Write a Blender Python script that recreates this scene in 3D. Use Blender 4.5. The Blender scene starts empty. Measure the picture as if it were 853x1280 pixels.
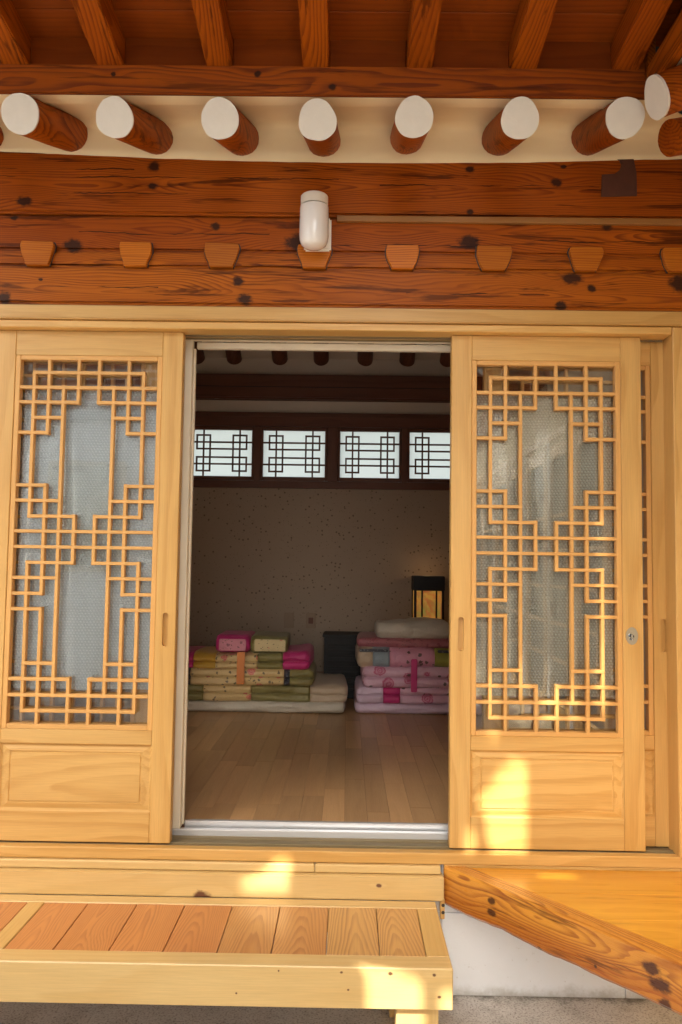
import bpy, bmesh, math, random
from math import radians as rad, sin, cos, pi, tan
from mathutils import Vector, Matrix, noise

random.seed(7)
S = bpy.context.scene
COL = S.collection

# ------------------------------------------------------------------ camera
cam_d = bpy.data.cameras.new('camera')
cam = bpy.data.objects.new('camera', cam_d)
COL.objects.link(cam)
CAM = Vector((0.0, -2.9, 1.0))
p_, y_, r_ = rad(3.75), rad(-0.5), rad(0.8)
fw = Vector((sin(y_)*cos(p_), cos(y_)*cos(p_), sin(p_)))
rt = Vector((cos(y_), -sin(y_), 0)); up = rt.cross(fw)
rt2 = rt*cos(r_) + up*sin(r_); up2 = -rt*sin(r_) + up*cos(r_)
M = Matrix((rt2, up2, -fw)).transposed().to_4x4()
M.translation = CAM
cam.matrix_world = M
cam_d.sensor_fit = 'VERTICAL'; cam_d.sensor_height = 36; cam_d.sensor_width = 24
cam_d.lens = 36*1000/1280
cam_d.clip_start = 0.05; cam_d.clip_end = 400
S.camera = cam

# ------------------------------------------------------------------ light
SUN_EL, SUN_AZ = rad(45), rad(20)        # the sun stands behind the camera, 20 degrees to its left
SUN_DIR = Vector((-sin(SUN_AZ)*cos(SUN_EL), -cos(SUN_AZ)*cos(SUN_EL), sin(SUN_EL)))   # towards the sun
W = bpy.data.worlds.new('World'); S.world = W; W.use_nodes = True
wn = W.node_tree
for n in list(wn.nodes): wn.nodes.remove(n)
wo = wn.nodes.new('ShaderNodeOutputWorld'); wb = wn.nodes.new('ShaderNodeBackground')
sky = wn.nodes.new('ShaderNodeTexSky'); sky.sky_type = 'NISHITA'; sky.sun_disc = False
sky.sun_elevation = SUN_EL; sky.sun_rotation = rad(200); sky.air_density = 1.0; sky.dust_density = 2.5; sky.ozone_density = 1.0
hs = wn.nodes.new('ShaderNodeHueSaturation'); hs.inputs['Saturation'].default_value = 0.42
tint = wn.nodes.new('ShaderNodeMix'); tint.data_type = 'RGBA'; tint.blend_type = 'MULTIPLY'; tint.inputs[0].default_value = 1
tint.inputs[7].default_value = (1.0, 0.945, 0.83, 1)
wn.links.new(sky.outputs[0], hs.inputs['Color']); wn.links.new(hs.outputs[0], tint.inputs[6])
wn.links.new(tint.outputs[2], wb.inputs[0]); wn.links.new(wb.outputs[0], wo.inputs[0])
wb.inputs[1].default_value = 0.15
sl = bpy.data.lights.new('sun', 'SUN'); sl.energy = 2.5; sl.angle = rad(0.42); sl.color = (1.0, 0.94, 0.84)
so = bpy.data.objects.new('sun', sl); COL.objects.link(so)
so.rotation_euler = SUN_DIR.to_track_quat('Z', 'Y').to_euler(); so.location = (-4, -12, 12)
S.view_settings.view_transform = 'Standard'; S.view_settings.look = 'None'
S.view_settings.exposure = 2.3; S.view_settings.gamma = 1
S.cycles.max_bounces = 10; S.cycles.diffuse_bounces = 6; S.cycles.transparent_max_bounces = 24
S.cycles.transmission_bounces = 8; S.cycles.sample_clamp_indirect = 6

# ------------------------------------------------------------------ materials
class NT:
    def __init__(s, name):
        s.m = bpy.data.materials.new(name); s.m.use_nodes = True; s.t = s.m.node_tree
        for n in list(s.t.nodes): s.t.nodes.remove(n)
        s.out = s.t.nodes.new('ShaderNodeOutputMaterial')
    def n(s, typ, ins=None, **kw):
        n = s.t.nodes.new(typ)
        for k, v in kw.items(): setattr(n, k, v)
        if ins:
            for k, v in ins.items():
                if isinstance(v, bpy.types.NodeSocket): s.t.links.new(v, n.inputs[k])
                else: n.inputs[k].default_value = v
        return n
    def math(s, op, a, b=0.0, c=None, clamp=False):
        ins = {0: a, 1: b}
        if c is not None: ins[2] = c
        n = s.n('ShaderNodeMath', ins, operation=op, use_clamp=clamp); return n.outputs[0]
    def vmath(s, op, a, b=(0, 0, 0)):
        n = s.n('ShaderNodeVectorMath', {0: a, 1: b}, operation=op)
        return n.outputs['Value'] if op in ('LENGTH', 'DISTANCE') else n.outputs['Vector']
    def mix(s, f, a, b, mode='MIX'):
        n = s.n('ShaderNodeMix', None, data_type='RGBA', blend_type=mode)
        for k, v in ((0, f), (6, a), (7, b)):
            if isinstance(v, bpy.types.NodeSocket): s.t.links.new(v, n.inputs[k])
            else: n.inputs[k].default_value = v if k == 0 else (tuple(v)+(1,))[:4]
        return n.outputs[2]
    def smooth(s, x, a, b, lo=0.0, hi=1.0):
        n = s.n('ShaderNodeMapRange', {0: x, 1: a, 2: b, 3: lo, 4: hi}, interpolation_type='SMOOTHSTEP'); return n.outputs[0]
    def noise(s, vec, scale, detail=3, rough=.5, dist=0):
        return s.n('ShaderNodeTexNoise', {'Vector': vec, 'Scale': scale, 'Detail': detail, 'Roughness': rough, 'Distortion': dist}).outputs[0]
    def coords(s, rnd=True):
        c = s.n('ShaderNodeTexCoord').outputs['Object']
        if not rnd: return c
        oi = s.n('ShaderNodeObjectInfo').outputs['Random']
        off = s.n('ShaderNodeCombineXYZ', {0: s.math('MULTIPLY', oi, 31.7), 1: s.math('MULTIPLY', oi, 17.3), 2: s.math('MULTIPLY', oi, 23.9)}).outputs[0]
        return s.vmath('ADD', c, off)
    def finish(s, color, rough=.5, bump=None, bs=.3, bd=.002, **kw):
        ins = {'Base Color': color if isinstance(color, bpy.types.NodeSocket) else tuple(color)+(1,), 'Roughness': rough}
        for k, v in kw.items(): ins[k.replace('_', ' ')] = v
        p = s.n('ShaderNodeBsdfPrincipled', ins)
        if bump is not None:
            b = s.n('ShaderNodeBump', {'Height': bump, 'Strength': bs, 'Distance': bd}); s.t.links.new(b.outputs[0], p.inputs['Normal'])
        s.t.links.new(p.outputs[0], s.out.inputs[0]); s.bsdf = p
        return s.m

def fibr(t, Q): return t.noise(t.vmath('MULTIPLY', Q, (7, 3, 3)), 1.0, 2, .5)
def wood(name, light, dark, axis='x', freq=60, amp=.02, line=.6, knots=None, kden=.0, kcol=None,
         rough=.45, coat=0.0, bs=.25, tone=.25, line2=None, rnd=True, warp=1.0, varied=0.0, radius=.5, face='B', taper=0.0, streak=0.0, spec=.5, cracks=None):
    """Sawn pine: growth rings cut at a slant, warped by noise and pushed round the knots."""
    t = NT(name)
    raw = t.n('ShaderNodeTexCoord').outputs['Object']
    P = t.coords(rnd)
    order = {'x': (0, 1, 2), 'y': (1, 0, 2), 'z': (2, 1, 0)}[axis]
    sp = t.n('ShaderNodeSeparateXYZ', {0: P}).outputs
    L, A, B = sp[order[0]], sp[order[1]], sp[order[2]]
    spr = t.n('ShaderNodeSeparateXYZ', {0: raw}).outputs
    Lr, Ar, Br = spr[order[0]], spr[order[1]], spr[order[2]]
    Q = t.n('ShaderNodeCombineXYZ', {0: L, 1: A, 2: B}).outputs[0]
    low = t.noise(t.vmath('MULTIPLY', Q, (.9, 5, 5)), 1.0, 2, .5)
    mid = t.noise(t.vmath('MULTIPLY', Q, (3.5, 22, 22)), 1.0, 2, .5)
    # distance from a pith line behind the board
    Af, Bf = (Ar, Br) if face == 'B' else (Br, Ar)
    oir = t.n('ShaderNodeObjectInfo').outputs['Random']
    a2 = t.math('ADD', Af, radius); b2 = t.math('ADD', Bf, t.math('MULTIPLY_ADD', oir, .05, -.025) if radius < .3 else radius*.18)
    r = t.math('SQRT', t.math('ADD', t.math('MULTIPLY', a2, a2), t.math('MULTIPLY', b2, b2)))
    h = t.math('ADD', r, t.math('MULTIPLY', t.math('SUBTRACT', low, .5), amp*4*warp))
    h = t.math('ADD', h, t.math('MULTIPLY', t.math('SUBTRACT', mid, .5), amp*.5*warp))
    if taper: h = t.math('ADD', h, t.math('MULTIPLY', L, taper))
    core = None
    if kden > 0:
        sc = (1.5, 6.0, 6.0)
        V = t.n('ShaderNodeTexVoronoi', {'Vector': t.vmath('MULTIPLY', Q, sc), 'Scale': 1.0, 'Randomness': .95}, feature='F1')
        D = t.vmath('DIVIDE', t.vmath('SUBTRACT', t.vmath('MULTIPLY', Q, sc), V.outputs['Position']), sc)
        ds = t.n('ShaderNodeSeparateXYZ', {0: D}).outputs
        rc = t.n('ShaderNodeSeparateColor', {0: V.outputs['Color']}).outputs
        pres = t.math('LESS_THAN', rc[0], kden)
        ex = t.math('MULTIPLY', ds[0], 9.0); ez = t.math('MULTIPLY', t.vmath('LENGTH', t.n('ShaderNodeCombineXYZ', {1: ds[1], 2: ds[2]}).outputs[0]), 22.0)
        g = t.math('EXPONENT', t.math('MULTIPLY', t.math('ADD', t.math('MULTIPLY', ex, ex), t.math('MULTIPLY', ez, ez)), -1.0))
        h = t.math('ADD', h, t.math('MULTIPLY', t.math('MULTIPLY', g, pres), amp*1.6))
        rr = t.vmath('LENGTH', t.n('ShaderNodeCombineXYZ', {0: t.math('MULTIPLY', ds[0], .8), 1: ds[1], 2: ds[2]}).outputs[0])
        size = t.math('MULTIPLY_ADD', rc[1], .010, .004)
        core = t.math('MULTIPLY', t.smooth(t.math('DIVIDE', rr, size), 1.15, .75), pres)
    if knots:
        kn = t.noise(t.vmath('MULTIPLY', Q, (45, 60, 60)), 1.0, 3, .6)
        for (kx, kzz, ks) in knots:                 # along, across, radius - in the board's own metres
            dx = t.math('SUBTRACT', Lr, kx); dz = t.math('SUBTRACT', Br, kzz)
            wob = t.math('MULTIPLY', t.math('SUBTRACT', kn, .5), ks*1.1)
            e1 = t.math('DIVIDE', dx, ks*7.0); e2 = t.math('DIVIDE', dz, ks*1.9)
            g = t.math('EXPONENT', t.math('MULTIPLY', t.math('ADD', t.math('MULTIPLY', e1, e1), t.math('MULTIPLY', e2, e2)), -1.0))
            h = t.math('ADD', h, t.math('MULTIPLY', g, ks*1.3))
            rr = t.math('SQRT', t.math('ADD', t.math('MULTIPLY', t.math('MULTIPLY', dx, dx), random.uniform(.35, 1.0)), t.math('MULTIPLY', dz, dz)))
            rr = t.math('ADD', rr, wob)
            cc = t.smooth(t.math('DIVIDE', rr, ks), 1.2, .55)
            core = cc if core is None else t.math('MAXIMUM', core, cc)
    fr = t.math('FRACT', t.math('MULTIPLY', h, freq))
    up_ = t.smooth(fr, .25, .86); dn = t.smooth(fr, 1.0, .90)
    ring = t.math('MULTIPLY', up_, dn)
    str_ = t.noise(t.vmath('MULTIPLY', Q, (1.2, 40, 40)), 1.0, 2, .6)
    ring = t.math('MULTIPLY', ring, t.smooth(str_, .25, .7, .35, 1.0))
    fib = t.noise(t.vmath('MULTIPLY', Q, (9, 420, 420)), 1.0, 3, .65)
    pores = t.noise(t.vmath('MULTIPLY', Q, (30, 900, 900)), 1.0, 2, .6)
    dark2 = line2 or dark
    c = t.mix(t.math('MULTIPLY', ring, line), light, dark2)
    tn = t.smooth(low, .25, .75)
    c = t.mix(t.math('MULTIPLY', tn, tone), c, dark)
    if streak:
        sk = t.noise(t.vmath('MULTIPLY', Q, (2.2, 34, 34)), 1.0, 4, .65, .4)
        sk = t.math('MULTIPLY', t.smooth(sk, .56, .66), streak)
        c = t.mix(sk, c, tuple(x*.22 for x in dark))
    fm = t.math('MULTIPLY_ADD', fib, .38, .81)
    c = t.mix(1.0, c, t.n('ShaderNodeCombineColor', {0: fm, 1: fm, 2: fm}).outputs[0], 'MULTIPLY')
    if varied:
        oi = t.n('ShaderNodeObjectInfo').outputs['Random']
        v = t.math('MULTIPLY_ADD', oi, varied*2, 1-varied)
        c = t.mix(1.0, c, t.n('ShaderNodeCombineColor', {0: v, 1: v, 2: v}).outputs[0], 'MULTIPLY')
    if core is not None:
        kc = kcol or tuple(x*.12 for x in dark)
        c = t.mix(t.math('MULTIPLY', core, .93), c, kc)
    if cracks:
        cn = t.noise(t.vmath('MULTIPLY', Q, (5, 2, 2)), 1.0, 4, .6)
        for (z0, xa, xb) in cracks:
            d_ = t.math('ABSOLUTE', t.math('SUBTRACT', Br, t.math('MULTIPLY_ADD', cn, .034, z0-.017)))
            wd_ = t.math('MULTIPLY', t.smooth(fibr(t, Q), .35, .65), .0022)
            k_ = t.math('LESS_THAN', d_, wd_)
            k_ = t.math('MULTIPLY', k_, t.math('MULTIPLY', t.math('GREATER_THAN', Lr, xa), t.math('LESS_THAN', Lr, xb)))
            c = t.mix(t.math('MULTIPLY', k_, .9), c, (.02, .006, .003))
    rv = t.math('MULTIPLY_ADD', pores, .25, rough-.1)
    bmp = t.math('ADD', t.math('MULTIPLY', fib, .6), t.math('MULTIPLY', ring, .35))
    return t.finish(c, rv, bmp, bs, .0012, Coat_Weight=coat, Coat_Roughness=.22, **{'Specular IOR Level': spec})

PINE_L, PINE_D = (.68, .42, .14), (.48, .245, .05)
m_pine_x = wood('pale_pine_across', PINE_L, PINE_D, 'x', 85, .014, .60, kden=.05, rough=.42, coat=.12, tone=.5, varied=.08)
m_pine_z = wood('pale_pine_upright', PINE_L, PINE_D, 'z', 85, .012, .58, rough=.42, coat=.12, tone=.5, varied=.08)
m_pine_y = wood('pale_pine_deep', PINE_L, PINE_D, 'y', 85, .012, .42, rough=.42, coat=.12, tone=.35)
m_white_pine = wood('creamy_pine', (.68, .48, .205), (.57, .34, .105), 'x', 60, .018, .35, kden=.06, kcol=(.12, .03, .012), rough=.36, coat=.25, tone=.3)
m_white_pine_y = wood('creamy_pine_deep', (.66, .44, .165), (.54, .30, .07), 'y', 60, .018, .35, rough=.36, coat=.25, tone=.3)
m_white_pine_z = wood('creamy_pine_post', (.68, .48, .205), (.57, .34, .105), 'z', 60, .018, .35, kden=.1, rough=.4, coat=.1)
m_bar = wood('lattice_pine', (.68, .38, .12), (.52, .25, .055), 'x', 140, .006, .25, rough=.45, bs=.1, tone=.2, varied=.06)
m_bar_z = wood('lattice_pine_upright', (.68, .38, .12), (.52, .25, .055), 'z', 140, .006, .25, rough=.45, bs=.1, tone=.2, varied=.06)
BL, BD, BK = (.39, .092, .004), (.20, .030, .001), (.025, .009, .005)
m_dark_x = wood('varnished_beam', BL, BD, 'x', 95, .022, .85, kden=.10, kcol=BK, radius=.07, taper=.015, streak=.5, rough=.5, coat=.03, spec=.12, tone=.5, line2=(.12, .020, .003), varied=.08)
m_dark_y = wood('varnished_rafter', BL, BD, 'y', 95, .018, .8, kden=.10, kcol=BK, radius=.05, taper=.015, streak=.6, rough=.5, coat=.03, spec=.12, tone=.5, line2=(.12, .020, .003), varied=.12)
m_soffit = wood('varnished_soffit', (.27, .056, .003), (.13, .021, .001), 'x', 50, .02, .45, rough=.5, coat=.0, spec=.2, tone=.6, varied=.15)
m_peg = wood('cut_joist_end', (.50, .150, .007), (.24, .045, .002), 'x', 120, .02, .75, rough=.5, coat=.1, tone=.4, radius=.02, varied=.22, spec=.2)
m_step_plank = wood('reddish_pine_plank', (.58, .245, .075), (.40, .13, .03), 'y', 190, .022, .55, kden=.14, kcol=(.12, .03, .015), rough=.32, coat=.4, tone=.25, line2=(.30, .075, .02), varied=.08, radius=.04, face='A', taper=.045)
m_step_plank_mid = wood('mixed_pine_plank', (.62, .31, .10), (.43, .17, .042), 'y', 165, .022, .58, kden=.14, kcol=(.12, .03, .015), rough=.32, coat=.4, tone=.25, line2=(.30, .085, .025), varied=.05, radius=.04, face='A', taper=.055)
m_step_plank_pale = wood('golden_pine_plank', (.66, .38, .13), (.47, .22, .06), 'y', 140, .022, .62, kden=.14, kcol=(.12, .03, .015), rough=.32, coat=.4, tone=.25, line2=(.27, .10, .03), varied=.04, radius=.035, face='A', taper=.07)
m_maru = wood('honey_floorboard', (.78, .40, .035), (.56, .23, .013), 'x', 40, .035, .4, streak=.25, rough=.16, coat=1.0, tone=.7, bs=.12, varied=.05, face='A', radius=.2, taper=.02)
m_inner_dark = wood('dark_stained_wood', (.15, .052, .027), (.08, .025, .013), 'x', 40, .02, .5, rough=.5, tone=.4)
m_inner_dark_z = wood('dark_stained_upright', (.15, .052, .027), (.08, .025, .013), 'z', 40, .02, .5, rough=.5, tone=.4)
m_inner_dark_y = wood('dark_stained_rafter', (.15, .052, .027), (.08, .025, .013), 'y', 40, .02, .5, rough=.5, tone=.4)
m_laminate = wood('laminate_floor', (.50, .30, .14), (.37, .205, .09), 'y', 60, .015, .4, rough=.34, coat=.15, tone=.5, bs=.05, varied=.17, face='A', radius=.1)
m_strip = NT('yellowed_trim').finish((.30, .13, .03), .45)

def m_plain(name, col, rough=.6, noise_amt=.12, nscale=14, bs=.15, bscale=60, **kw):
    t = NT(name); P = t.coords()
    n1 = t.noise(P, nscale, 5, .6); n2 = t.noise(P, bscale, 4, .6)
    c = t.mix(t.math('MULTIPLY', n1, noise_amt*2), col, tuple(x*.55 for x in col))
    return t.finish(c, rough, n2, bs, .002, **kw)

m_plaster = m_plain('cream_plaster', (.92, .77, .50), .8, .16, 5, .5, 25)
m_endpaint = m_plain('white_end_paint', (.74, .70, .63), .75, .16, 22, .4, 60)
m_plinth = m_plain('white_painted_wall', (.80, .82, .85), .6, .05, 5, .2, 40)
def mk_plinth():
    t = NT('splashed_white_wall'); P = t.coords(False)
    z = t.n('ShaderNodeSeparateXYZ', {0: t.n('ShaderNodeNewGeometry').outputs['Position']}).outputs[2]
    n = t.noise(P, 14, 5, .7); n2 = t.noise(P, 4, 4, .6); n3 = t.noise(P, 60, 4, .6)
    c = t.mix(t.smooth(n2, .35, .75), (.82, .87, .95), (.78, .83, .90))
    d = t.math('MULTIPLY', t.smooth(t.math('ADD', z, t.math('MULTIPLY', n, .10)), -.395, -.455), .65)
    c = t.mix(d, c, (.30, .28, .24))
    c = t.mix(t.math('MULTIPLY', t.smooth(n3, .66, .74), .35), c, (.40, .38, .35))
    return t.finish(c, .65, n3, .35, .002)
m_splash = mk_plinth()
m_rust = m_plain('rusty_stained_patch', (.10, .030, .014), .7, .4, 30, .5, 90)
m_alu = m_plain('aluminium', (.80, .82, .85), .25, .03, 20, .03, 60, Metallic=.55)
m_offwhite = m_plain('offwhite_metal', (.78, .70, .56), .35, .04, 20, .03, 60)
m_track = wood('worn_track_wood', (.24, .185, .095), (.13, .09, .045), 'x', 120, .01, .6, rough=.5)
m_ceramic = m_plain('white_ceramic', (.80, .76, .68), .3, .03, 10, .02, 60)
m_milk = m_plain('milk_glass', (.82, .81, .80), .12, .02, 10, .0, 60, Coat_Weight=.6)
m_chrome = m_plain('chrome', (.55, .56, .58), .10, .03, 20, .0, 60, Metallic=1.0)
m_steel_dark = m_plain('dark_bolt', (.06, .05, .045), .5, .2, 30, .1, 60, Metallic=.5)
m_black = m_plain('black_lacquer', (.010, .010, .012), .6, .1, 10, .05, 60)
m_paperwall_in = m_plain('inside_plaster', (.70, .60, .50), .85, .06, 8, .1, 60)
m_socket = m_plain('brown_socket_plastic', (.30, .21, .15), .6, .05, 8, .1, 60)
m_roof = m_plain('grey_roof_tile', (.10, .10, .11), .8, .3, 5, .5, 20)
m_purple = m_plain('purple_fabric', (.07, .03, .16), .8, .2, 40, .3, 90)
m_rubber = m_plain('yellow_rubber', (.55, .45, .12), .6, .1, 40, .1, 90)
m_stone = m_plain('pale_stone', (.50, .51, .53), .8, .2, 30, .4, 80)

def mk_ground():
    t = NT('rough_concrete'); P = t.coords(False)
    a = t.noise(P, 3.0, 4, .6); b = t.noise(P, 55, 5, .75); c = t.noise(P, 130, 4, .75); d = t.noise(P, 11, 4, .7)
    col = t.mix(t.smooth(a, .35, .7), (.50, .48, .45), (.60, .58, .55))
    col = t.mix(t.math('MULTIPLY', t.smooth(d, .45, .72), .45), col, (.23, .205, .18))
    col = t.mix(t.math('MULTIPLY', t.smooth(c, .45, .65), .45), col, (.62, .61, .60))
    col = t.mix(t.math('MULTIPLY', t.smooth(c, .50, .36), .7), col, (.13, .115, .10))
    col = t.mix(t.math('MULTIPLY', t.smooth(b, .58, .70), .4), col, (.15, .135, .12))
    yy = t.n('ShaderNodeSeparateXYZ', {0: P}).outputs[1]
    foot_dark = t.math('MULTIPLY', t.smooth(t.math('ADD', yy, t.math('MULTIPLY', d, .16)), .02, .085), .8)      # darker towards the foot of the plinth
    col = t.mix(foot_dark, col, (.07, .07, .055))
    return t.finish(col, .85, t.math('ADD', b, t.math('MULTIPLY', c, .6)), .6, .004)
m_ground = mk_ground()

def mk_brick():
    t = NT('brick_wall'); P = t.coords(False)
    Q = t.n('ShaderNodeCombineXYZ', {0: t.n('ShaderNodeSeparateXYZ', {0: P}).outputs[0], 1: t.n('ShaderNodeSeparateXYZ', {0: P}).outputs[2]}).outputs[0]
    b = t.n('ShaderNodeTexBrick', {'Vector': Q, 'Color1': (.33, .12, .07, 1), 'Color2': (.22, .085, .055, 1), 'Mortar': (.55, .52, .48, 1), 'Scale': 1.0,
            'Mortar Size': .012, 'Brick Width': .22, 'Row Height': .075})
    return t.finish(b.outputs[0], .85, b.outputs[1], -.4, .006)
m_brick = mk_brick()

def mk_paper():
    t = NT('speckled_paper_wall'); P = t.coords(False)
    n1 = t.noise(P, 2.2, 4, .6)
    base = t.mix(n1, (.38, .295, .23), (.33, .25, .19))
    v = t.n('ShaderNodeTexVoronoi', {'Vector': t.vmath('MULTIPLY', P, (1, .2, 1)), 'Scale': 30, 'Randomness': 1}, feature='F1')
    rc = t.n('ShaderNodeSeparateColor', {0: v.outputs['Color']}).outputs
    spot = t.math('MULTIPLY', t.smooth(t.math('DIVIDE', v.outputs[0], t.math('MULTIPLY_ADD', rc[1], .22, .06)), 1.1, .7), t.math('LESS_THAN', rc[0], .45))
    v2 = t.n('ShaderNodeTexVoronoi', {'Vector': t.vmath('MULTIPLY', P, (1, .2, 1)), 'Scale': 75, 'Randomness': 1}, feature='F1')
    rc2 = t.n('ShaderNodeSeparateColor', {0: v2.outputs['Color']}).outputs
    spot2 = t.math('MULTIPLY', t.smooth(v2.outputs[0], .26, .16), t.math('LESS_THAN', rc2[0], .22))
    s_ = t.math('MULTIPLY', t.math('MAXIMUM', spot, spot2), .7)
    return t.finish(t.mix(s_, base, (.09, .055, .035)), .85, n1, .1, .002)
m_paper = mk_paper()

def mk_glass():
    t = NT('window_glass')
    fr = t.n('ShaderNodeFresnel', {'IOR': 1.5}).outputs[0]
    f = t.math('MULTIPLY_ADD', fr, 1.9, .03, clamp=True)
    P = t.coords(); nz = t.noise(P, 3.0, 2, .5)
    bmp = t.n('ShaderNodeBump', {'Height': nz, 'Strength': .05, 'Distance': .01}).outputs[0]
    tr = t.n('ShaderNodeBsdfTransparent', {'Color': (.985, .99, .985, 1)}); gl = t.n('ShaderNodeBsdfGlossy', {'Roughness': .02, 'Normal': bmp})
    mx = t.n('ShaderNodeMixShader', {0: f, 1: tr.outputs[0], 2: gl.outputs[0]})
    t.t.links.new(mx.outputs[0], t.out.inputs[0]); return t.m
m_glass = mk_glass()

def mk_wrap(name, col, alpha):
    t = NT(name); P = t.coords(True)
    big = t.noise(t.vmath('MULTIPLY', P, (9, 1, 1.2)), 1.0, 3, .6)
    sp = t.n('ShaderNodeSeparateXYZ', {0: P}).outputs
    # hexagonal bubbles, 9 mm apart
    q = t.n('ShaderNodeCombineXYZ', {0: t.math('MULTIPLY', t.math('ADD', sp[0], t.math('MULTIPLY', sp[2], .03)), 84), 1: t.math('MULTIPLY', sp[2], 97)}).outputs[0]
    qs = t.n('ShaderNodeSeparateXYZ', {0: q}).outputs
    odd = t.math('MULTIPLY', t.math('MODULO', t.math('FLOOR', t.math('ADD', qs[1], 4000)), 2.0), .5)
    fx = t.math('SUBTRACT', t.math('FRACT', t.math('ADD', t.math('ADD', qs[0], odd), 4000)), .5); fz = t.math('SUBTRACT', t.math('FRACT', t.math('ADD', qs[1], 4000)), .5)
    bub = t.smooth(t.math('SQRT', t.math('ADD', t.math('MULTIPLY', fx, fx), t.math('MULTIPLY', fz, fz))), .48, .15)
    wr = t.noise(t.vmath('MULTIPLY', P, (60, 1, 7)), 1.0, 3, .6)
    c = t.mix(t.smooth(big, .3, .7), col, tuple(x*.85 for x in col))
    c = t.mix(t.math('MULTIPLY', bub, .35), c, (.95, .97, 1.0))
    hgt = t.math('ADD', bub, t.math('MULTIPLY', wr, 1.1))
    al = t.math('ADD', alpha-.10, t.math('MULTIPLY', bub, .18))
    m = t.finish(c, .12, hgt, .8, .004, Alpha=al, Coat_Weight=.8, Coat_Roughness=.05)
    return m
m_wrap_l = mk_wrap('bubble_wrap_sky_tinted', (.80, .92, 1.0), .90)  # same wrap on both sides; here the sky's reflection is tinted in as blue
m_wrap_r = mk_wrap('bubble_wrap_dim_tinted', (.78, .75, .62), .82)  # greyer copy: the duller reflection on this side is put into the colour

def mk_frost():
    t = NT('frosted_pane')
    a = t.n('ShaderNodeBsdfTranslucent', {'Color': (.93, .97, .97, 1)}); b = t.n('ShaderNodeBsdfDiffuse', {'Color': (.5, .5, .5, 1)})
    mx = t.n('ShaderNodeMixShader', {0: .12, 1: a.outputs[0], 2: b.outputs[0]}); t.t.links.new(mx.outputs[0], t.out.inputs[0]); return t.m
m_frost = mk_frost()

def mk_cloth(name, col, rough=.5, flowers=None, leaf=(.06, .045, .02), scale=11, sheen=.1, dens=.8):
    t = NT(name); P = t.coords()
    n1 = t.noise(P, 9, 4, .6); n2 = t.noise(P, 30, 4, .6, .6)
    c = t.mix(t.math('MULTIPLY', n1, .5), col, tuple(x*.62 for x in col))
    if flowers:
        Pn = t.vmath('ADD', P, t.vmath('MULTIPLY', t.n('ShaderNodeTexNoise', {'Vector': P, 'Scale': 45.0, 'Detail': 1.0}).outputs[1], (.022, .022, .022)))
        v = t.n('ShaderNodeTexVoronoi', {'Vector': Pn, 'Scale': scale, 'Randomness': .8}, feature='F1')
        rc = t.n('ShaderNodeSeparateColor', {0: v.outputs['Color']}).outputs
        fl = t.math('MULTIPLY', t.smooth(v.outputs[0], .30, .24), t.math('LESS_THAN', rc[0], dens))
        inner = t.math('SINE', t.math('MULTIPLY', v.outputs[0], 60))
        c = t.mix(t.math('MULTIPLY', fl, t.math('MULTIPLY_ADD', inner, .25, .65)), c, flowers)
        v2 = t.n('ShaderNodeTexVoronoi', {'Vector': Pn, 'Scale': scale*3.0, 'Randomness': 1}, feature='F1')
        rc2 = t.n('ShaderNodeSeparateColor', {0: v2.outputs['Color']}).outputs
        lf = t.math('MULTIPLY', t.smooth(v2.outputs[0], .30, .22), t.math('LESS_THAN', rc2[0], .42))
        c = t.mix(t.math('MULTIPLY', lf, .85), c, leaf)
    return t.finish(c, .38, n2, .8, .010, Sheen_Weight=sheen)
c_white = mk_cloth('white_satin', (.62, .56, .46)); c_cream = mk_cloth('cream_satin', (.60, .47, .33))
c_beige_f = mk_cloth('beige_floral', (.72, .52, .24), flowers=(.60, .05, .10))
c_olive = mk_cloth('olive_satin', (.26, .22, .07)); c_yellow = mk_cloth('mustard_satin', (.62, .36, .04))
c_mag = mk_cloth('magenta_satin', (.60, .03, .20)); c_orange = mk_cloth('orange_sash', (.70, .22, .03))
c_pink_f = mk_cloth('pink_floral', (.76, .34, .46), flowers=(.50, .02, .10), scale=8)
c_lilac = mk_cloth('lilac_satin', (.76, .58, .74)); c_lilac_f = mk_cloth('lilac_floral', (.80, .50, .64), flowers=(.50, .05, .15), scale=7)
c_rose = mk_cloth('dusty_rose_dots', (.42, .13, .15), flowers=(.20, .03, .05), scale=30, dens=.8)
c_blue = mk_cloth('grey_blue_satin', (.30, .37, .42)); c_navy = mk_cloth('navy_trim', (.03, .03, .05), flowers=(.3, .3, .3), scale=50)
c_green = mk_cloth('leaf_green_satin', (.36, .36, .06)); c_pillow_pink = mk_cloth('pink_patch_floral', (.70, .25, .32), flowers=(.16, .05, .08), scale=24, dens=.8)
c_pillow_yel = mk_cloth('sand_patch_floral', (.70, .55, .28), flowers=(.65, .12, .10), scale=24, dens=.8)

# ------------------------------------------------------------------ mesh helpers
def tag(o, label=None, cat=None, group=None, kind=None):
    if label: o['label'] = label
    if cat: o['category'] = cat
    if group: o['group'] = group
    if kind: o['kind'] = kind
    return o
def thing(name, loc=(0, 0, 0), label=None, cat=None, group=None, kind=None, rz=0):
    o = bpy.data.objects.new(name, None); COL.objects.link(o); o.location = loc; o.rotation_euler.z = rz
    o.empty_display_size = .05
    return tag(o, label, cat, group, kind)
def wloc(o):
    v = Vector(o.location)
    while o.parent: o = o.parent; v += Vector(o.location)
    return v
def link(name, me, loc, parent=None):
    o = bpy.data.objects.new(name, me); COL.objects.link(o)
    if parent: o.parent = parent; o.location = Vector(loc) - wloc(parent)
    else: o.location = loc
    return o
def me_from(bm, m, smooth=False, name='mesh'):
    me = bpy.data.meshes.new(name); bm.normal_update(); bm.to_mesh(me); bm.free()
    for x in (m if isinstance(m, (list, tuple)) else [m]): me.materials.append(x)
    if smooth:
        for p in me.polygons: p.use_smooth = True
    return me
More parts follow.
